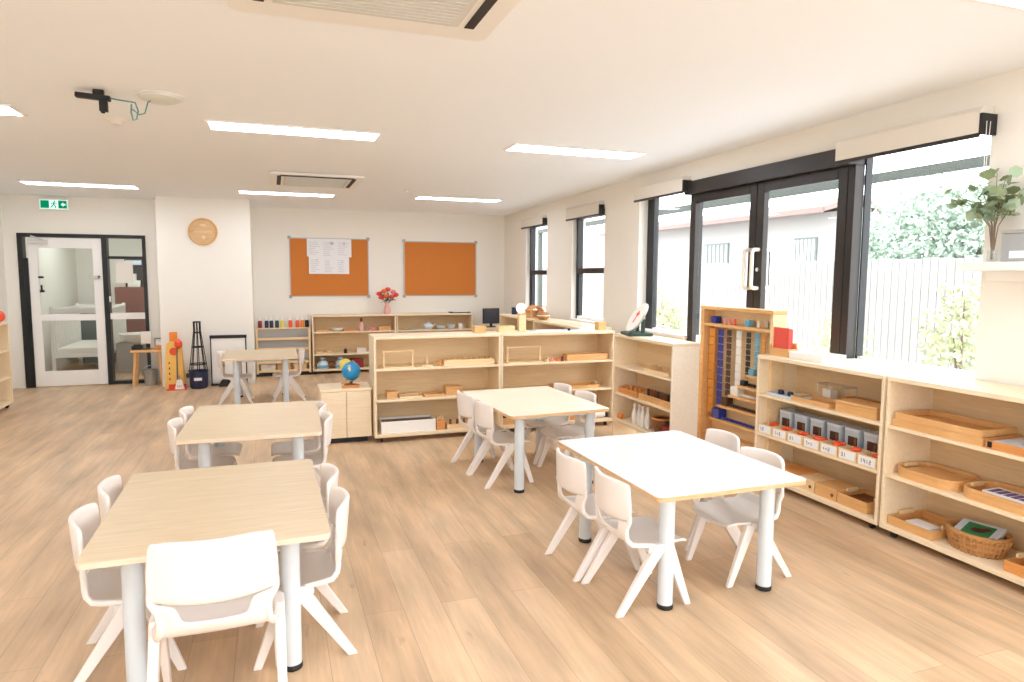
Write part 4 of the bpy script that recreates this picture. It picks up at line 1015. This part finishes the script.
st.build('branches', M['stem'], t, smooth=True); lf1.build('leaves', M['gum_leaf'], t, smooth=True); lf2.build('dark_leaves', M['gum_leaf2'], t, smooth=True)
t = thing('metal_box', 'grey-green metal box at the right end of the floating shelf', 'box', (3.815, 2.43, 1.687))
MB().box(0, 0, 0, 0.11, 0.22, 0.155).build('body', M['galv'], t, 0.006); MB().box(-0.003, -0.003, 0.155, 0.113, 0.223, 0.175).build('lid', M['grey_fabric'], t, 0.004)
MB().box(-0.004, 0.03, 0.02, 0.0, 0.17, 0.06).build('label_plate', M['paper'], t)

# ------------------------------------------------------------------ globe cabinet
t = thing('low_cupboard', 'low pale wooden cupboard with two plain doors under the globe', 'cupboard', (0.40, 6.45, 0))
MB().box(0, 0.02, 0.05, 0.47, 0.38, 0.50).build('body', M['birch'], t, 0.003)
MB().box(-0.004, 0.0, 0.50, 0.474, 0.384, 0.525).build('top_panel', M['birch'], t, 0.003)
for x in (0.004, 0.237): MB().box(x, 0.0, 0.055, x+0.229, 0.018, 0.495).build('door', M['birch'], t, 0.002)
MB().box(0.02, 0.05, 0.0, 0.435, 0.35, 0.05).build('plinth', M['black'], t)
def globe_mat():
    m, nt, b = base_mat('globe_map')
    tc = nt.nodes.new('ShaderNodeTexCoord'); n = nt.nodes.new('ShaderNodeTexNoise')
    n.inputs['Scale'].default_value = 8; n.inputs['Detail'].default_value = 3
    nt.links.new(tc.outputs['Object'], n.inputs['Vector'])
    cr = nt.nodes.new('ShaderNodeValToRGB'); e = cr.color_ramp.elements
    e[0].position = 0.56; e[0].color = rgb(36, 140, 196); e[1].position = 0.60; e[1].color = rgb(238, 206, 120)
    x = e.new(0.52); x.color = rgb(36, 140, 196)
    nt.links.new(n.outputs['Fac'], cr.inputs['Fac']); nt.links.new(cr.outputs['Color'], b.inputs['Base Color'])
    b.inputs['Roughness'].default_value = 0.35
    return m
t = thing('globe', 'blue world globe on a wooden foot on the low cupboard', 'globe', (0.70, 6.60, 0.525), 0.9)
MB().lathe([(0.075, 0), (0.075, 0.012), (0.05, 0.02), (0.012, 0.026), (0.012, 0.045)], n=24).build('foot', M['brown_wood'], t, smooth=True)
MB().ball((0, 0, 0.145), 0.09, 32, 20).build('sphere', globe_mat(), t, smooth=True)
MB().tube([(0.1*math.sin(a), 0, 0.145-0.1*math.cos(a)) for a in [PI*i/16 - 0.3 for i in range(17)]], 0.005, 8).build('meridian_arm', M['galv'], t, smooth=True)
t = thing('toy_sun', 'yellow ball on a small wooden stand behind the globe', 'toy', (0.665, 6.765, 0.525))
MB().lathe([(0.05, 0), (0.045, 0.015), (0.012, 0.02), (0.012, 0.12), (0.03, 0.13)], n=18).build('stand', M['pine'], t, smooth=True)
MB().ball((0, 0, 0.185), 0.062, 20, 14).build('yellow_ball', M['yellow'], t, smooth=True)
solo('pencil_tray', 'small orange pencil tray in front of the globe', 'tray', tray_mb(0.16, 0.07, 0.02), M['orange_wood'], (0.60, 6.46, 0.525))

# ------------------------------------------------------------------ far wall shelves: goods
def vase_flowers():
    t = thing('flower_vase', 'pink vase of red and orange flowers on the far shelf top', 'vase', (1.80, 11.28, 0.95))
    MB().lathe([(0.05, 0), (0.06, 0.03), (0.055, 0.09), (0.032, 0.15), (0.04, 0.19), (0.036, 0.19), (0.028, 0.15), (0.05, 0.09), (0.05, 0.02), (0.01, 0.01)], n=22).build('pot', M['pink'], t, smooth=True)
    st = MB(); lv = MB(); random.seed(5)
    spots = [(-0.13, 0.0, 0.33, 'coral'), (-0.06, -0.05, 0.37, 'petal_orange'), (0.02, 0.03, 0.40, 'coral'), (0.10, -0.03, 0.36, 'petal_pink'), (0.15, 0.0, 0.31, 'coral'), (-0.02, -0.08, 0.29, 'petal_orange'), (0.07, -0.07, 0.28, 'coral'), (-0.10, -0.05, 0.27, 'coral')]
    for x, y, z, c in spots:
        st.tube([(0, 0, 0.12), (x*.4, y*.4, 0.22), (x, y, z)], 0.004, 6)
        fl = MB()
        for ring_, nn, rr, up in ((0, 6, 0.045, 0.2), (1, 5, 0.036, 0.7), (2, 3, 0.024, 1.4)):
            for i in range(nn):
                a = 2*PI*(i+0.5*ring_)/nn; d = Vector((math.cos(a), math.sin(a), up)); fl.leaf((x, y, z-0.01), d, (-math.sin(a), math.cos(a), 0), rr*1.6, rr*1.4)
        fl.ball((x, y, z+0.005), 0.046, 10, 8, (1, 1, .8))
        fl.build('bloom', M[c], t, smooth=True)
    for i in range(16):
        a = random.random()*2*PI; b = Vector((0.05*math.cos(a), 0.05*math.sin(a), random.uniform(0.2, 0.3)))
        lv.leaf(b, (math.cos(a), math.sin(a), random.uniform(-.2, .7)), (-math.sin(a), math.cos(a), 0.3), random.uniform(0.07, 0.12), 0.045)
    st.build('stems', M['leaf'], t, smooth=True); lv.build('leaves', M['leaf'], t, smooth=True)
vase_flowers()
t = thing('serving_tray', 'dark flat tray with folded white cloth on the far shelf top', 'tray', (2.87, 11.2, 0.95))
MB().prism(rrect(0, 0, 0.36, 0.22, 0.03), 0, 0.012).build('tray_base', M['black'], t); MB().box(0.05, 0.04, 0.012, 0.31, 0.18, 0.03).build('folded_cloth', M['white'], t, 0.006)
D1 = lambda x, y, z: (UD[0]+x, UD[1]+y, z)
def bowl(loc, r, h, mat, label, name='bowl', cat='bowl'):
    return solo(name, label, cat, MB().lathe([(r*.5, 0), (r*.9, h*.45), (r, h), (r*.93, h), (r*.82, h*.5), (r*.2, h*.12)], n=20), M[mat], loc, smooth=True)
tray(UD, 0, 0.06, 0.05, 0.68, 0.22, 0.16, 0.03, 'pine', 'wooden tray on the upper far shelf, far left end')
bowl(D1(0.40, 0.12, 0.68), 0.09, 0.06, 'offwhite', 'off-white bowl on the upper far shelf, left of the pink bottle')
solo('bottle', 'pink bottle with a dark top on the upper far shelf', 'bottle', MB().lathe([(0.04, 0), (0.042, 0.10), (0.02, 0.13), (0.018, 0.15)], n=16), M['pink'], D1(0.78, 0.1, 0.68), smooth=True)
bpy.data.objects['bottle'].name = 'bottle'
b_ = bpy.data.objects['bottle']; q = MB().cyl((0, 0, 0.15), (0, 0, 0.21), 0.02, n=14).build('stopper', M['brown'], b_, smooth=True)
tray(UD, 0, 0.49, 0.04, 0.68, 0.22, 0.14, 0.025, 'orange_wood', 'flat orange tray on the upper far shelf beside the pink bottle')
bowl(D1(0.97, 0.1, 0.68), 0.05, 0.05, 'petal_pink', 'small pink bowl on the upper far shelf')
box_with_lid(UD, 0, 1.06, 0.06, 0.68, 0.2, 0.14, 0.07, 'pine', 'wooden box on the upper far shelf below the flowers')
solo('tea_cup', 'small pink cup on top of nothing but the upper far shelf, by the wooden box', 'cup', MB().lathe([(0.02, 0), (0.035, 0.05), (0.031, 0.05), (0.017, 0.006)], n=16), M['pink'], D1(0.90, 0.16, 0.68), smooth=True)
bpy.data.objects['tea_cup']['label'] = 'small pink cup on the upper far shelf right of the pink bottle'
tray(UD, 0, 0.06, 0.05, 0.32, 0.24, 0.16, 0.03, 'beech', 'pale tray on the middle far shelf, left end')
bowl(D1(0.20, 0.12, 0.326), 0.04, 0.05, 'pine', 'tiny wooden bowl in the pale tray on the middle far shelf')
solo('spice_jar', 'small brown jar in the middle of the middle far shelf', 'jar', MB().lathe([(0.028, 0), (0.03, 0.05), (0.02, 0.06), (0.02, 0.075)], n=14), M['brown'], D1(0.52, 0.1, 0.32), smooth=True)
box_with_lid(UD, 0, 0.70, 0.06, 0.32, 0.15, 0.12, 0.075, 'offwhite', 'small off-white box on the middle far shelf beside the divider', name='small_box')
for i, (x, lb) in enumerate(((0.16, 'left end'), (0.44, 'next to the globe'))):
    t = thing('gift_bag', 'pale blue and white bundle on the lowest far shelf, %s' % lb, 'bag', D1(x, 0.13, 0.08))
    MB().lathe([(0.085, 0), (0.10, 0.04), (0.075, 0.10), (0.03, 0.14), (0.045, 0.18), (0.01, 0.17)], n=14).build('bundle', M['bluewhite'], t, smooth=True)
    MB().tube([(0.034*math.cos(2*PI*k/14), 0.034*math.sin(2*PI*k/14), 0.14) for k in range(14)], 0.008, 6, True).build('tie', M['skyblue'], t, smooth=True)
    MB().box(-0.07, -0.105, 0.02, 0.07, -0.085, 0.06).build('blue_patch', M['skyblue'], t)
solo('pot', 'brown clay pot between the two pale bundles', 'pot', MB().lathe([(0.04, 0), (0.065, 0.06), (0.05, 0.10), (0.055, 0.11), (0.045, 0.11), (0.04, 0.06), (0.01, 0.01)], n=18), M['brown_wood'], D1(0.30, 0.12, 0.08), smooth=True)
box_with_lid(UD, 0, 0.60, 0.06, 0.08, 0.2, 0.16, 0.14, 'darkred', 'dark red box on the lowest far shelf behind the globe', name='small_box')
E1 = lambda x, y, z: (UE[0]+x, UE[1]+y, z)
solo('plate', 'flat white plate on the upper shelf below the plain cork board, left end', 'plate', MB().lathe([(0.09, 0), (0.15, 0.018), (0.145, 0.02), (0.08, 0.006)], n=24), M['white'], E1(0.30, 0.16, 0.68), smooth=True)
t = thing('teapot', 'white and blue teapot on the upper shelf below the plain cork board', 'teapot', E1(0.56, 0.14, 0.68))
MB().lathe([(0.04, 0), (0.075, 0.03), (0.08, 0.06), (0.055, 0.10), (0.02, 0.11)], n=20).build('body', M['bluewhite'], t, smooth=True)
MB().lathe([(0.03, 0.11), (0.012, 0.12), (0.014, 0.135), (0.004, 0.14)], n=14).build('lid', M['white'], t, smooth=True)
MB().tube([(0.07, 0, 0.05), (0.11, 0, 0.07), (0.125, 0, 0.10)], [0.014, 0.010, 0.007], 8).build('spout', M['white'], t, smooth=True)
MB().tube([(-0.065, 0, 0.09), (-0.11, 0, 0.085), (-0.115, 0, 0.05), (-0.072, 0, 0.035)], 0.006, 8).build('handle', M['white'], t, smooth=True)
bowl(E1(0.78, 0.14, 0.68), 0.08, 0.055, 'bluewhite', 'pale blue bowl right of the teapot')
bowl(E1(0.96, 0.14, 0.68), 0.07, 0.075, 'bluewhite', 'deeper pale blue bowl between the teapot and the shelf end')
solo('mug', 'white mug at the right end of the shelf below the plain cork board', 'cup', MB().lathe([(0.035, 0), (0.038, 0.09), (0.034, 0.09), (0.03, 0.01)], n=18).tube([(0.036, 0, 0.07), (0.065, 0, 0.06), (0.062, 0, 0.03), (0.036, 0, 0.022)], 0.006, 6), M['white'], E1(1.12, 0.13, 0.68), smooth=True)

# ------------------------------------------------------------------ paint rack
RK = (-0.258, 11.13)
t = thing('book_rack', 'low rack with grey slings and wooden bars in front of the far wall', 'rack', (*RK, 0))
MB().box(0, 0, 0.04, 0.03, 0.30, 0.75).build('side_panel', M['beech'], t, 0.003); MB().box(0.785, 0, 0.04, 0.815, 0.30, 0.75).build('side_panel', M['beech'], t, 0.003)
MB().box(0.03, 0.10, 0.735, 0.785, 0.30, 0.755).build('top_shelf', M['beech'], t, 0.002)
for z0, z1, y in ((0.60, 0.735, 0.12), (0.44, 0.565, 0.09), (0.25, 0.405, 0.06)):
    MB().box(0.03, y, z0, 0.785, y+0.006, z1).build('grey_sling', M['grey_fabric'], t)
for z, y in ((0.565, 0.05), (0.405, 0.03), (0.20, 0.01), (0.06, 0.0)):
    MB().box(0.03, y, z, 0.785, y+0.03, z+0.038).build('wooden_bar', M['beech'], t, 0.003)
MB().box(0.03, 0.03, 0.06, 0.785, 0.29, 0.085).build('bottom_shelf', M['beech'], t)
MB().box(0.0, 0.02, 0.0, 0.815, 0.28, 0.04).build('plinth', M['black'], t)
for i, (x0, w, c, lb) in enumerate(((0.06, 0.22, 'offwhite', 'white'), (0.31, 0.2, 'pine', 'wood-coloured'), (0.55, 0.2, 'beech', 'pale'))):
    box_with_lid(RK, 0, x0, 0.06, 0.085, w, 0.14, 0.10, c, '%s box in the bottom of the grey rack' % lb, name='craft_box')
PB = [(259, 'darkred', 'dark red', 'farthest left'), (265.6, 'navy', 'navy', 'second from the left'), (270.4, 'navy', 'navy', 'third from the left'), (276, 'darkgreen', 'dark green', 'left of the yellow one'), (281.3, 'yellow', 'yellow', 'in the middle of the row'), (289.5, 'redorange', 'red-orange', 'right of the yellow one'), (296.7, 'redorange', 'red-orange', 'beside the plain orange one'), (302, 'orange', 'orange', 'second from the right'), (306.6, 'black', 'black', 'farthest right')]
for px, c, cl, lb in PB:
    x = RK[0] + 0.03 + (px-256.5)/54*0.80
    t = thing('paint_bottle', '%s paint bottle with white nozzle on the grey rack, %s' % (cl, lb), 'bottle', (x, 11.27, 0.755), 0, 'paint bottles on the grey rack')
    MB().lathe([(0.028, 0), (0.030, 0.01), (0.030, 0.10), (0.02, 0.115)], n=16).build('bottle_body', M[c], t, smooth=True)
    MB().lathe([(0.02, 0.115), (0.018, 0.135), (0.008, 0.15), (0.005, 0.19), (0.002, 0.195)], n=14).build('nozzle', M['white'], t, smooth=True)

# ------------------------------------------------------------------ corner beyond the divider
t = thing('low_table', 'low wooden side table in the corner below the cork board', 'table', (3.27, 10.70, 0))
MB().box(0, 0, 0.69, 0.62, 0.55, 0.72).build('tabletop', M['beech'], t, 0.004)
for x in (0.04, 0.58):
    for y in (0.04, 0.51): MB().box(x-0.02, y-0.02, 0, x+0.02, y+0.02, 0.69).build('leg', M['beech'], t)
t = thing('monitor', 'dark square monitor in the far corner beyond the divider', 'monitor', (3.50, 10.92, 0.72), 0.1)
MB().prism(rrect(-0.09, -0.07, 0.09, 0.07, 0.02), 0, 0.012).box(-0.02, -0.01, 0.012, 0.02, 0.01, 0.08).build('stand', M['black'], t)
MB().box(-0.15, -0.02, 0.06, 0.15, 0.02, 0.32).build('casing', M['black'], t, 0.006); MB().box(-0.135, -0.0225, 0.075, 0.135, -0.0202, 0.305).build('screen', M['screen'], t)
ET = 1.0
t = thing('table_lamp', 'small white globe lamp on the far low shelf under the windows', 'lamp', (3.50, 9.45, ET))
MB().lathe([(0.05, 0), (0.05, 0.012), (0.012, 0.018), (0.012, 0.04)], n=18).build('base', M['beech'], t, smooth=True); MB().ball((0, 0, 0.11), 0.075, 20, 14).build('globe_shade', emit('lamp_glow', (255, 246, 232), 1.6), t, smooth=True)
t = thing('toy_house', 'open wooden toy house on the low shelf under the windows', 'toy', (3.48, 8.85, ET), 0.2).scale = (0.8, 0.8, 0.8); t = bpy.data.objects['toy_house']
MB().box(-0.13, -0.09, 0, 0.13, 0.09, 0.012).box(-0.13, -0.09, 0.012, -0.118, 0.09, 0.13).box(0.118, -0.09, 0.012, 0.13, 0.09, 0.13).box(-0.118, 0.08, 0.012, 0.118, 0.09, 0.13).build('walls', M['pine'], t)
MB().prism([(-0.15, 0.125), (0, 0.215), (0.15, 0.125), (0.15, 0.14), (0, 0.23), (-0.15, 0.14)], -0.1, 0.1, 'y').build('roof', M['orange_wood'], t)
t = thing('basket', 'round patterned basket on the low shelf under the windows', 'basket', (3.45, 8.45, ET))
MB().lathe([(0.05, 0), (0.085, 0.04), (0.085, 0.08), (0.065, 0.10), (0.06, 0.10), (0.075, 0.07), (0.07, 0.04), (0.01, 0.01)], n=20).build('body', M['wicker'], t, smooth=True)
MB().tube([(0.084*math.cos(2*PI*i/20), 0.084*math.sin(2*PI*i/20), 0.06) for i in range(20)], 0.008, 6, True).build('white_band', M['white'], t, smooth=True)
MB().tube([(-0.06, 0, 0.10), (-0.04, 0, 0.17), (0, 0, 0.19), (0.04, 0, 0.17), (0.06, 0, 0.10)], 0.006, 6).build('handle', M['orange_wood'], t, smooth=True)
solo('storage_tin', 'dark blue tin on the low shelf under the windows, far end', 'tin', MB().lathe([(0.05, 0), (0.05, 0.09), (0.052, 0.09), (0.052, 0.105), (0.01, 0.108)], n=20), M['navy'], (3.52, 9.78, ET), smooth=True)

# ------------------------------------------------------------------ cleaning corner by the pier
t = thing('step_stool', 'small wooden stool table beside the glazed sidelight', 'stool', (-1.69, 10.78, 0))
MB().prism(rrect(-0.21, -0.15, 0.21, 0.15, 0.02), 0.485, 0.52).build('tabletop', M['pine'], t, 0.004)
for sx in (-1, 1):
    for sy in (-1, 1): leg_mb((sx*0.15, sy*0.10, 0.485), (sx*0.185, sy*0.12, 0), (0.02, 0.02), (0.017, 0.017)).build('leg', M['pine'], t, 0.003)
t = thing('menu_card', 'small white square card on a stand on the wooden stool', 'card', (-1.70, 10.72, 0.52))
MB().box(-0.05, -0.02, 0, 0.05, 0.02, 0.015).cyl((0, 0, 0.015), (0, 0, 0.09), 0.006, n=8).build('stand', M['black'], t); MB().box(-0.065, -0.004, 0.085, 0.065, 0.004, 0.26).build('card', M['offwhite'], t)
t = thing('wooden_caddy', 'wooden caddy with white cloths on the stool, beside the pier', 'caddy', (-1.60, 10.70, 0.52))
tray_mb(0.12, 0.16, 0.06).build('caddy_body', M['orange_wood'], t, 0.002)
MB().box(0.012, 0.012, 0.006, 0.108, 0.148, 0.11).build('folded_cloths', M['white'], t, 0.006)
MB().tube([(0.0, 0.08, 0.05), (0.0, 0.08, 0.15), (0.12, 0.08, 0.15), (0.12, 0.08, 0.05)], 0.008, 8).build('handle', M['brown'], t)
solo('camera_case', 'small black case on the stool, left end', 'case', MB().box(0, 0, 0, 0.13, 0.12, 0.055).box(0.02, 0.03, 0.055, 0.11, 0.09, 0.075), M['black'], (-1.89, 10.70, 0.52), bevel=0.006)
t = thing('metal_pail', 'grey metal pail on the floor under the wooden stool', 'pail', (-1.68, 10.80, 0))
MB().lathe([(0.075, 0), (0.09, 0.22), (0.094, 0.225), (0.086, 0.22), (0.07, 0.01), (0.005, 0.008)], n=24).build('body', M['galv'], t, smooth=True)
MB().tube([(-0.09, 0, 0.21), (-0.07, 0.0, 0.26), (0, 0, 0.285), (0.07, 0, 0.26), (0.09, 0, 0.21)], 0.004, 6).build('handle', M['steel'], t, smooth=True)
t = thing('floor_sign', 'yellow folding floor sign leaning beside the pier', 'sign', (-1.31, 10.36, 0))
MB().prism([(-0.125, 0.0), (0.125, 0.0), (0.095, 0.62), (0.05, 0.66), (-0.05, 0.66), (-0.095, 0.62)], -0.012, 0.012, 'y').build('front_panel', M['amber'], t, 0.004)
b_ = MB().prism([(-0.125, 0.0), (0.125, 0.0), (0.095, 0.62), (-0.095, 0.62)], 0.0, 0.02, 'y'); b_.v = [(x, y + 0.05 + (0.62-z)*0.10, z) for x, y, z in b_.v]; b_.build('rear_panel', M['amber'], t)
MB().box(-0.05, -0.012, 0.66, 0.05, 0.03, 0.79).build('grip', M['orange'], t, 0.01)
g = MB(); g.cyl((-0.0, -0.016, 0.52), (0, -0.011, 0.52), 0.055, n=20); g.build('red_disc', M['redorange'], t)
g = MB()
for i in range(4): g.box(-0.07, -0.014, 0.12+i*0.075, -0.055, -0.0121, 0.15+i*0.075)
g.build('print_mark', M['brown'], t)
t = thing('dustpan', 'long-handled red dustpan standing before the yellow sign', 'dustpan', (-1.27, 10.22, 0))
MB().prism([(-0.13, -0.06), (0.13, -0.06), (0.11, 0.07), (-0.11, 0.07)], 0.0, 0.012).box(-0.11, 0.06, 0.012, 0.11, 0.07, 0.07).build('pan', M['redorange'], t, 0.003)
MB().cyl((0.0, 0.062, 0.05), (0.01, 0.06, 0.66), 0.010, n=10).build('pole', M['stem'], t, smooth=True)
MB().lathe([(0.012, 0.56), (0.05, 0.60), (0.05, 0.66), (0.015, 0.70)], (0.03, 0.055, 0), 14).build('orange_knob', M['redorange'], t, smooth=True)
t = thing('scrubbing_brush', 'white scrubbing brush head standing on the red dustpan', 'brush', (-1.235, 10.20, 0.012))
MB().prism([(-0.06, 0.0), (0.06, 0.0), (0.03, 0.13), (-0.03, 0.13)], -0.025, 0.025, 'y').build('head', M['white'], t, 0.004); MB().cyl((0, 0, 0.13), (0, 0, 0.19), 0.011, n=10).build('neck', M['grey_fabric'], t); 
q = MB()
for i in range(3): q.box(-0.03+i*0.022, -0.027, 0.03, -0.018+i*0.022, -0.025, 0.06)
q.build('print_mark', M['ink'], t)
t = thing('wire_tower', 'tall black wire tower rising from a navy tub', 'rack', (-1.0, 10.30, 0))
MB().lathe([(0.10, 0.0), (0.115, 0.02), (0.125, 0.24), (0.135, 0.25), (0.118, 0.25), (0.105, 0.03), (0.01, 0.02)], n=26).build('tub', M['navy'], t, smooth=True)
MB().box(-0.05, -0.124, 0.12, 0.05, -0.113, 0.16).build('white_label', M['paper'], t)
hd = MB().ball((-0.14, 0, 0.18), 0.03, 10, 8, (.8, .8, 1.2)); hd.build('tub_handle', M['darkgreen'], t, smooth=True)
rad = lambda z: 0.115 + (0.045-0.115)*(z-0.25)/(0.80-0.25) if z < 0.8 else 0.045
w = MB()
for k in range(8):
    a = 2*PI*k/8 + 0.2
    w.tube([(rad(z)*math.cos(a), rad(z)*math.sin(a), z) for z in (0.24, 0.5, 0.8, 0.93)], 0.006, 6)
w.build('upright_wire', M['black'], t, smooth=True)
for z in (0.34, 0.58, 0.78, 0.93):
    MB().tube([(rad(z)*math.cos(2*PI*k/22), rad(z)*math.sin(2*PI*k/22), z) for k in range(22)], 0.009, 6, True).build('wire_ring', M['black'], t, smooth=True)
t = thing('whiteboard_stand', 'white panel in a black frame leaning on the pier', 'board', (-0.61, 10.42, 0))
MB().box(-0.235, 0.01, 0.04, 0.225, 0.02, 0.69).build('panel', M['white'], t)
MB().box(-0.245, 0, 0.68, 0.245, 0.035, 0.725).build('top_bar', M['black'], t, 0.003)
for x in (-0.24, 0.225): MB().box(x, 0, 0.0, x+0.015, 0.03, 0.68).build('side_post', M['dark_frame2'], t)
MB().box(-0.245, 0, 0.0, 0.245, 0.05, 0.025).build('base_bar', M['black'], t)
solo('doorstop', 'black half-round doorstop in front of the white panel', 'doorstop', MB().prism([(0.085*math.cos(PI*i/14), 0.11*math.sin(PI*i/14)) for i in range(15)], -0.03, 0.03, 'y'), M['black'], (-0.66, 10.33, 0.0))

# ------------------------------------------------------------------ outside
structure('ground_outside', MB().box(XR+WT, -25, -0.25, 40, 45, -0.15).box(-20, -25, -0.25, XR+WT, YN-0.2, -0.15), M['ground'])
t = thing('fence', 'pale vertical paling fence outside the windows', 'fence', (9.0, 0, -0.15))
pl = MB(); y = 2.0; random.seed(3)
while y < 34:
    pl.box(0, y, 0, 0.018+0.01*random.random(), y+0.115, 2.02+0.02*random.random()); y += 0.128
pl.build('palings', M['fence'], t)
MB().box(0.03, 2, 0.4, 0.07, 34, 0.48).box(0.03, 2, 1.5, 0.07, 34, 1.58).build('rails', M['fence'], t)
t = thing('verandah_beam', 'grey-green beam of the verandah outside the windows', 'beam', (5.6, 0, 0))
MB().box(0, -2, 2.53, 0.09, 16, 2.61).build('beam', M['beam_out'], t)
for y in (-1.0, 14.0): MB().box(0, y, -0.15, 0.09, y+0.09, 2.53).build('post', M['beam_out'], t)
t = thing('neighbour_house', 'pale neighbouring house with tiled eaves beyond the fence', 'house', (13.0, 12.9, -0.15))
MB().box(0, 0, 0, 1.2, 11, 3.35).build('wall', M['house'], t)
MB().prism([(-0.6, 3.30), (0.6, 3.62), (1.4, 3.30), (1.4, 3.40), (0.6, 3.74), (-0.6, 3.42)], -0.05, 11.6, 'y').build('roof', M['roof'], t)
MB().box(-0.68, -0.05, 3.28, -0.58, 11.6, 3.40).build('gutter', M['roof'], t)
for y0, y1 in ((0.7, 1.5), (4.2, 5.4)):
    wn = MB().box(-0.04, y0, 1.55, 0.0, y1, 2.75).build('window', M['sage'], t)
    q = MB()
    for i in range(6): q.box(-0.055, y0+0.06+i*(y1-y0)/6, 1.6, -0.04, y0+0.13+i*(y1-y0)/6, 2.7)
    q.build('shutter_slats', M['offwhite'], wn)
for y0 in (0.45, 0.95): MB().box(-0.05, y0, 1.15, 0, y0+0.38, 1.38).build('vent', M['galv'], t)
def tree(name, label, loc, blobs, n, ls, trunk, mat, seed, cat='tree', group=None):
    random.seed(seed)
    t = thing(name, label, cat, loc, 0, group)
    st = MB()
    for b in blobs: st.tube([(0, 0, 0), (b[0]*.3, b[1]*.3, b[2]*.55), (b[0], b[1], b[2])], [trunk, trunk*.6, trunk*.2], 8)
    st.build('trunk', M['bark'], t, smooth=True)
    lf = MB(); tot = sum(b[3]**2 for b in blobs)
    for bx, by, bz, r in blobs:
        for i in range(int(n*r*r/tot)):
            d = Vector((random.gauss(0, 1), random.gauss(0, 1), random.gauss(0, 1))).normalized(); rr = r*(0.45+0.6*random.random())
            lf.leaf(Vector((bx, by, bz)) + d*rr, Vector((random.gauss(0, 1), random.gauss(0, 1), random.gauss(0, 1))), Vector((random.gauss(0, 1), random.gauss(0, 1), random.gauss(0, 1))), ls*random.uniform(.7, 1.3), ls*.5)
    lf.build('foliage', mat, t)
tree('tree', 'broad pale green tree beyond the fence behind the leafy branch', (11.5, 9.2, -0.15), [(0, 0, 2.6, 0.9), (0.2, 1.1, 2.5, 0.8), (0.2, -1.0, 2.6, 0.9), (0.4, 0.3, 3.0, 0.8), (0.3, -1.9, 2.4, 0.8), (0.4, -1.3, 3.1, 0.7), (0.3, 1.5, 2.0, 0.6), (0.2, -0.2, 2.0, 0.8)], 9500, 0.12, 0.12, M['out_leaf'], 21)
tree('shrub', 'low yellow-green shrub before the fence, below the leafy branch', (7.6, 5.65, -0.15), [(0, 0, 0.7, 0.45), (0.05, 0.15, 1.1, 0.38), (0, 0.0, 1.5, 0.24)], 900, 0.085, 0.03, M['out_leaf2'], 23, 'shrub')
tree('shrub', 'small shrub before the fence seen in the left fixed window', (7.4, 11.7, -0.15), [(0, 0, 0.8, 0.4), (0.05, 0.2, 1.2, 0.3), (0, -0.3, 0.9, 0.3)], 700, 0.085, 0.03, M['out_leaf2'], 24, 'shrub')
tree('shrub', 'small shrub before the fence seen at the foot of the right door pane', (7.6, 7.4, -0.15), [(0, 0, 0.7, 0.4), (0.05, 0.1, 1.0, 0.3)], 500, 0.085, 0.03, M['out_leaf2'], 25, 'shrub')

# ------------------------------------------------------------------ daylight and view
w = bpy.data.worlds.new('sky'); scn.world = w; w.use_nodes = True
nt = w.node_tree; bg = nt.nodes['Background']
bg.inputs['Color'].default_value = (0.93, 0.97, 1.0, 1); bg.inputs['Strength'].default_value = SKY
vs = scn.view_settings
vs.view_transform = 'Standard'; vs.look = 'None'; vs.gamma = 1.0; vs.use_curve_mapping = False
vs.exposure = EXPO
scn.cycles.use_denoising = True
scn.cycles.max_bounces = 10; scn.cycles.diffuse_bounces = 6; scn.cycles.transparent_max_bounces = 16
scn.cycles.caustics_reflective = False; scn.cycles.caustics_refractive = False
scn.cycles.sample_clamp_indirect = 8.0
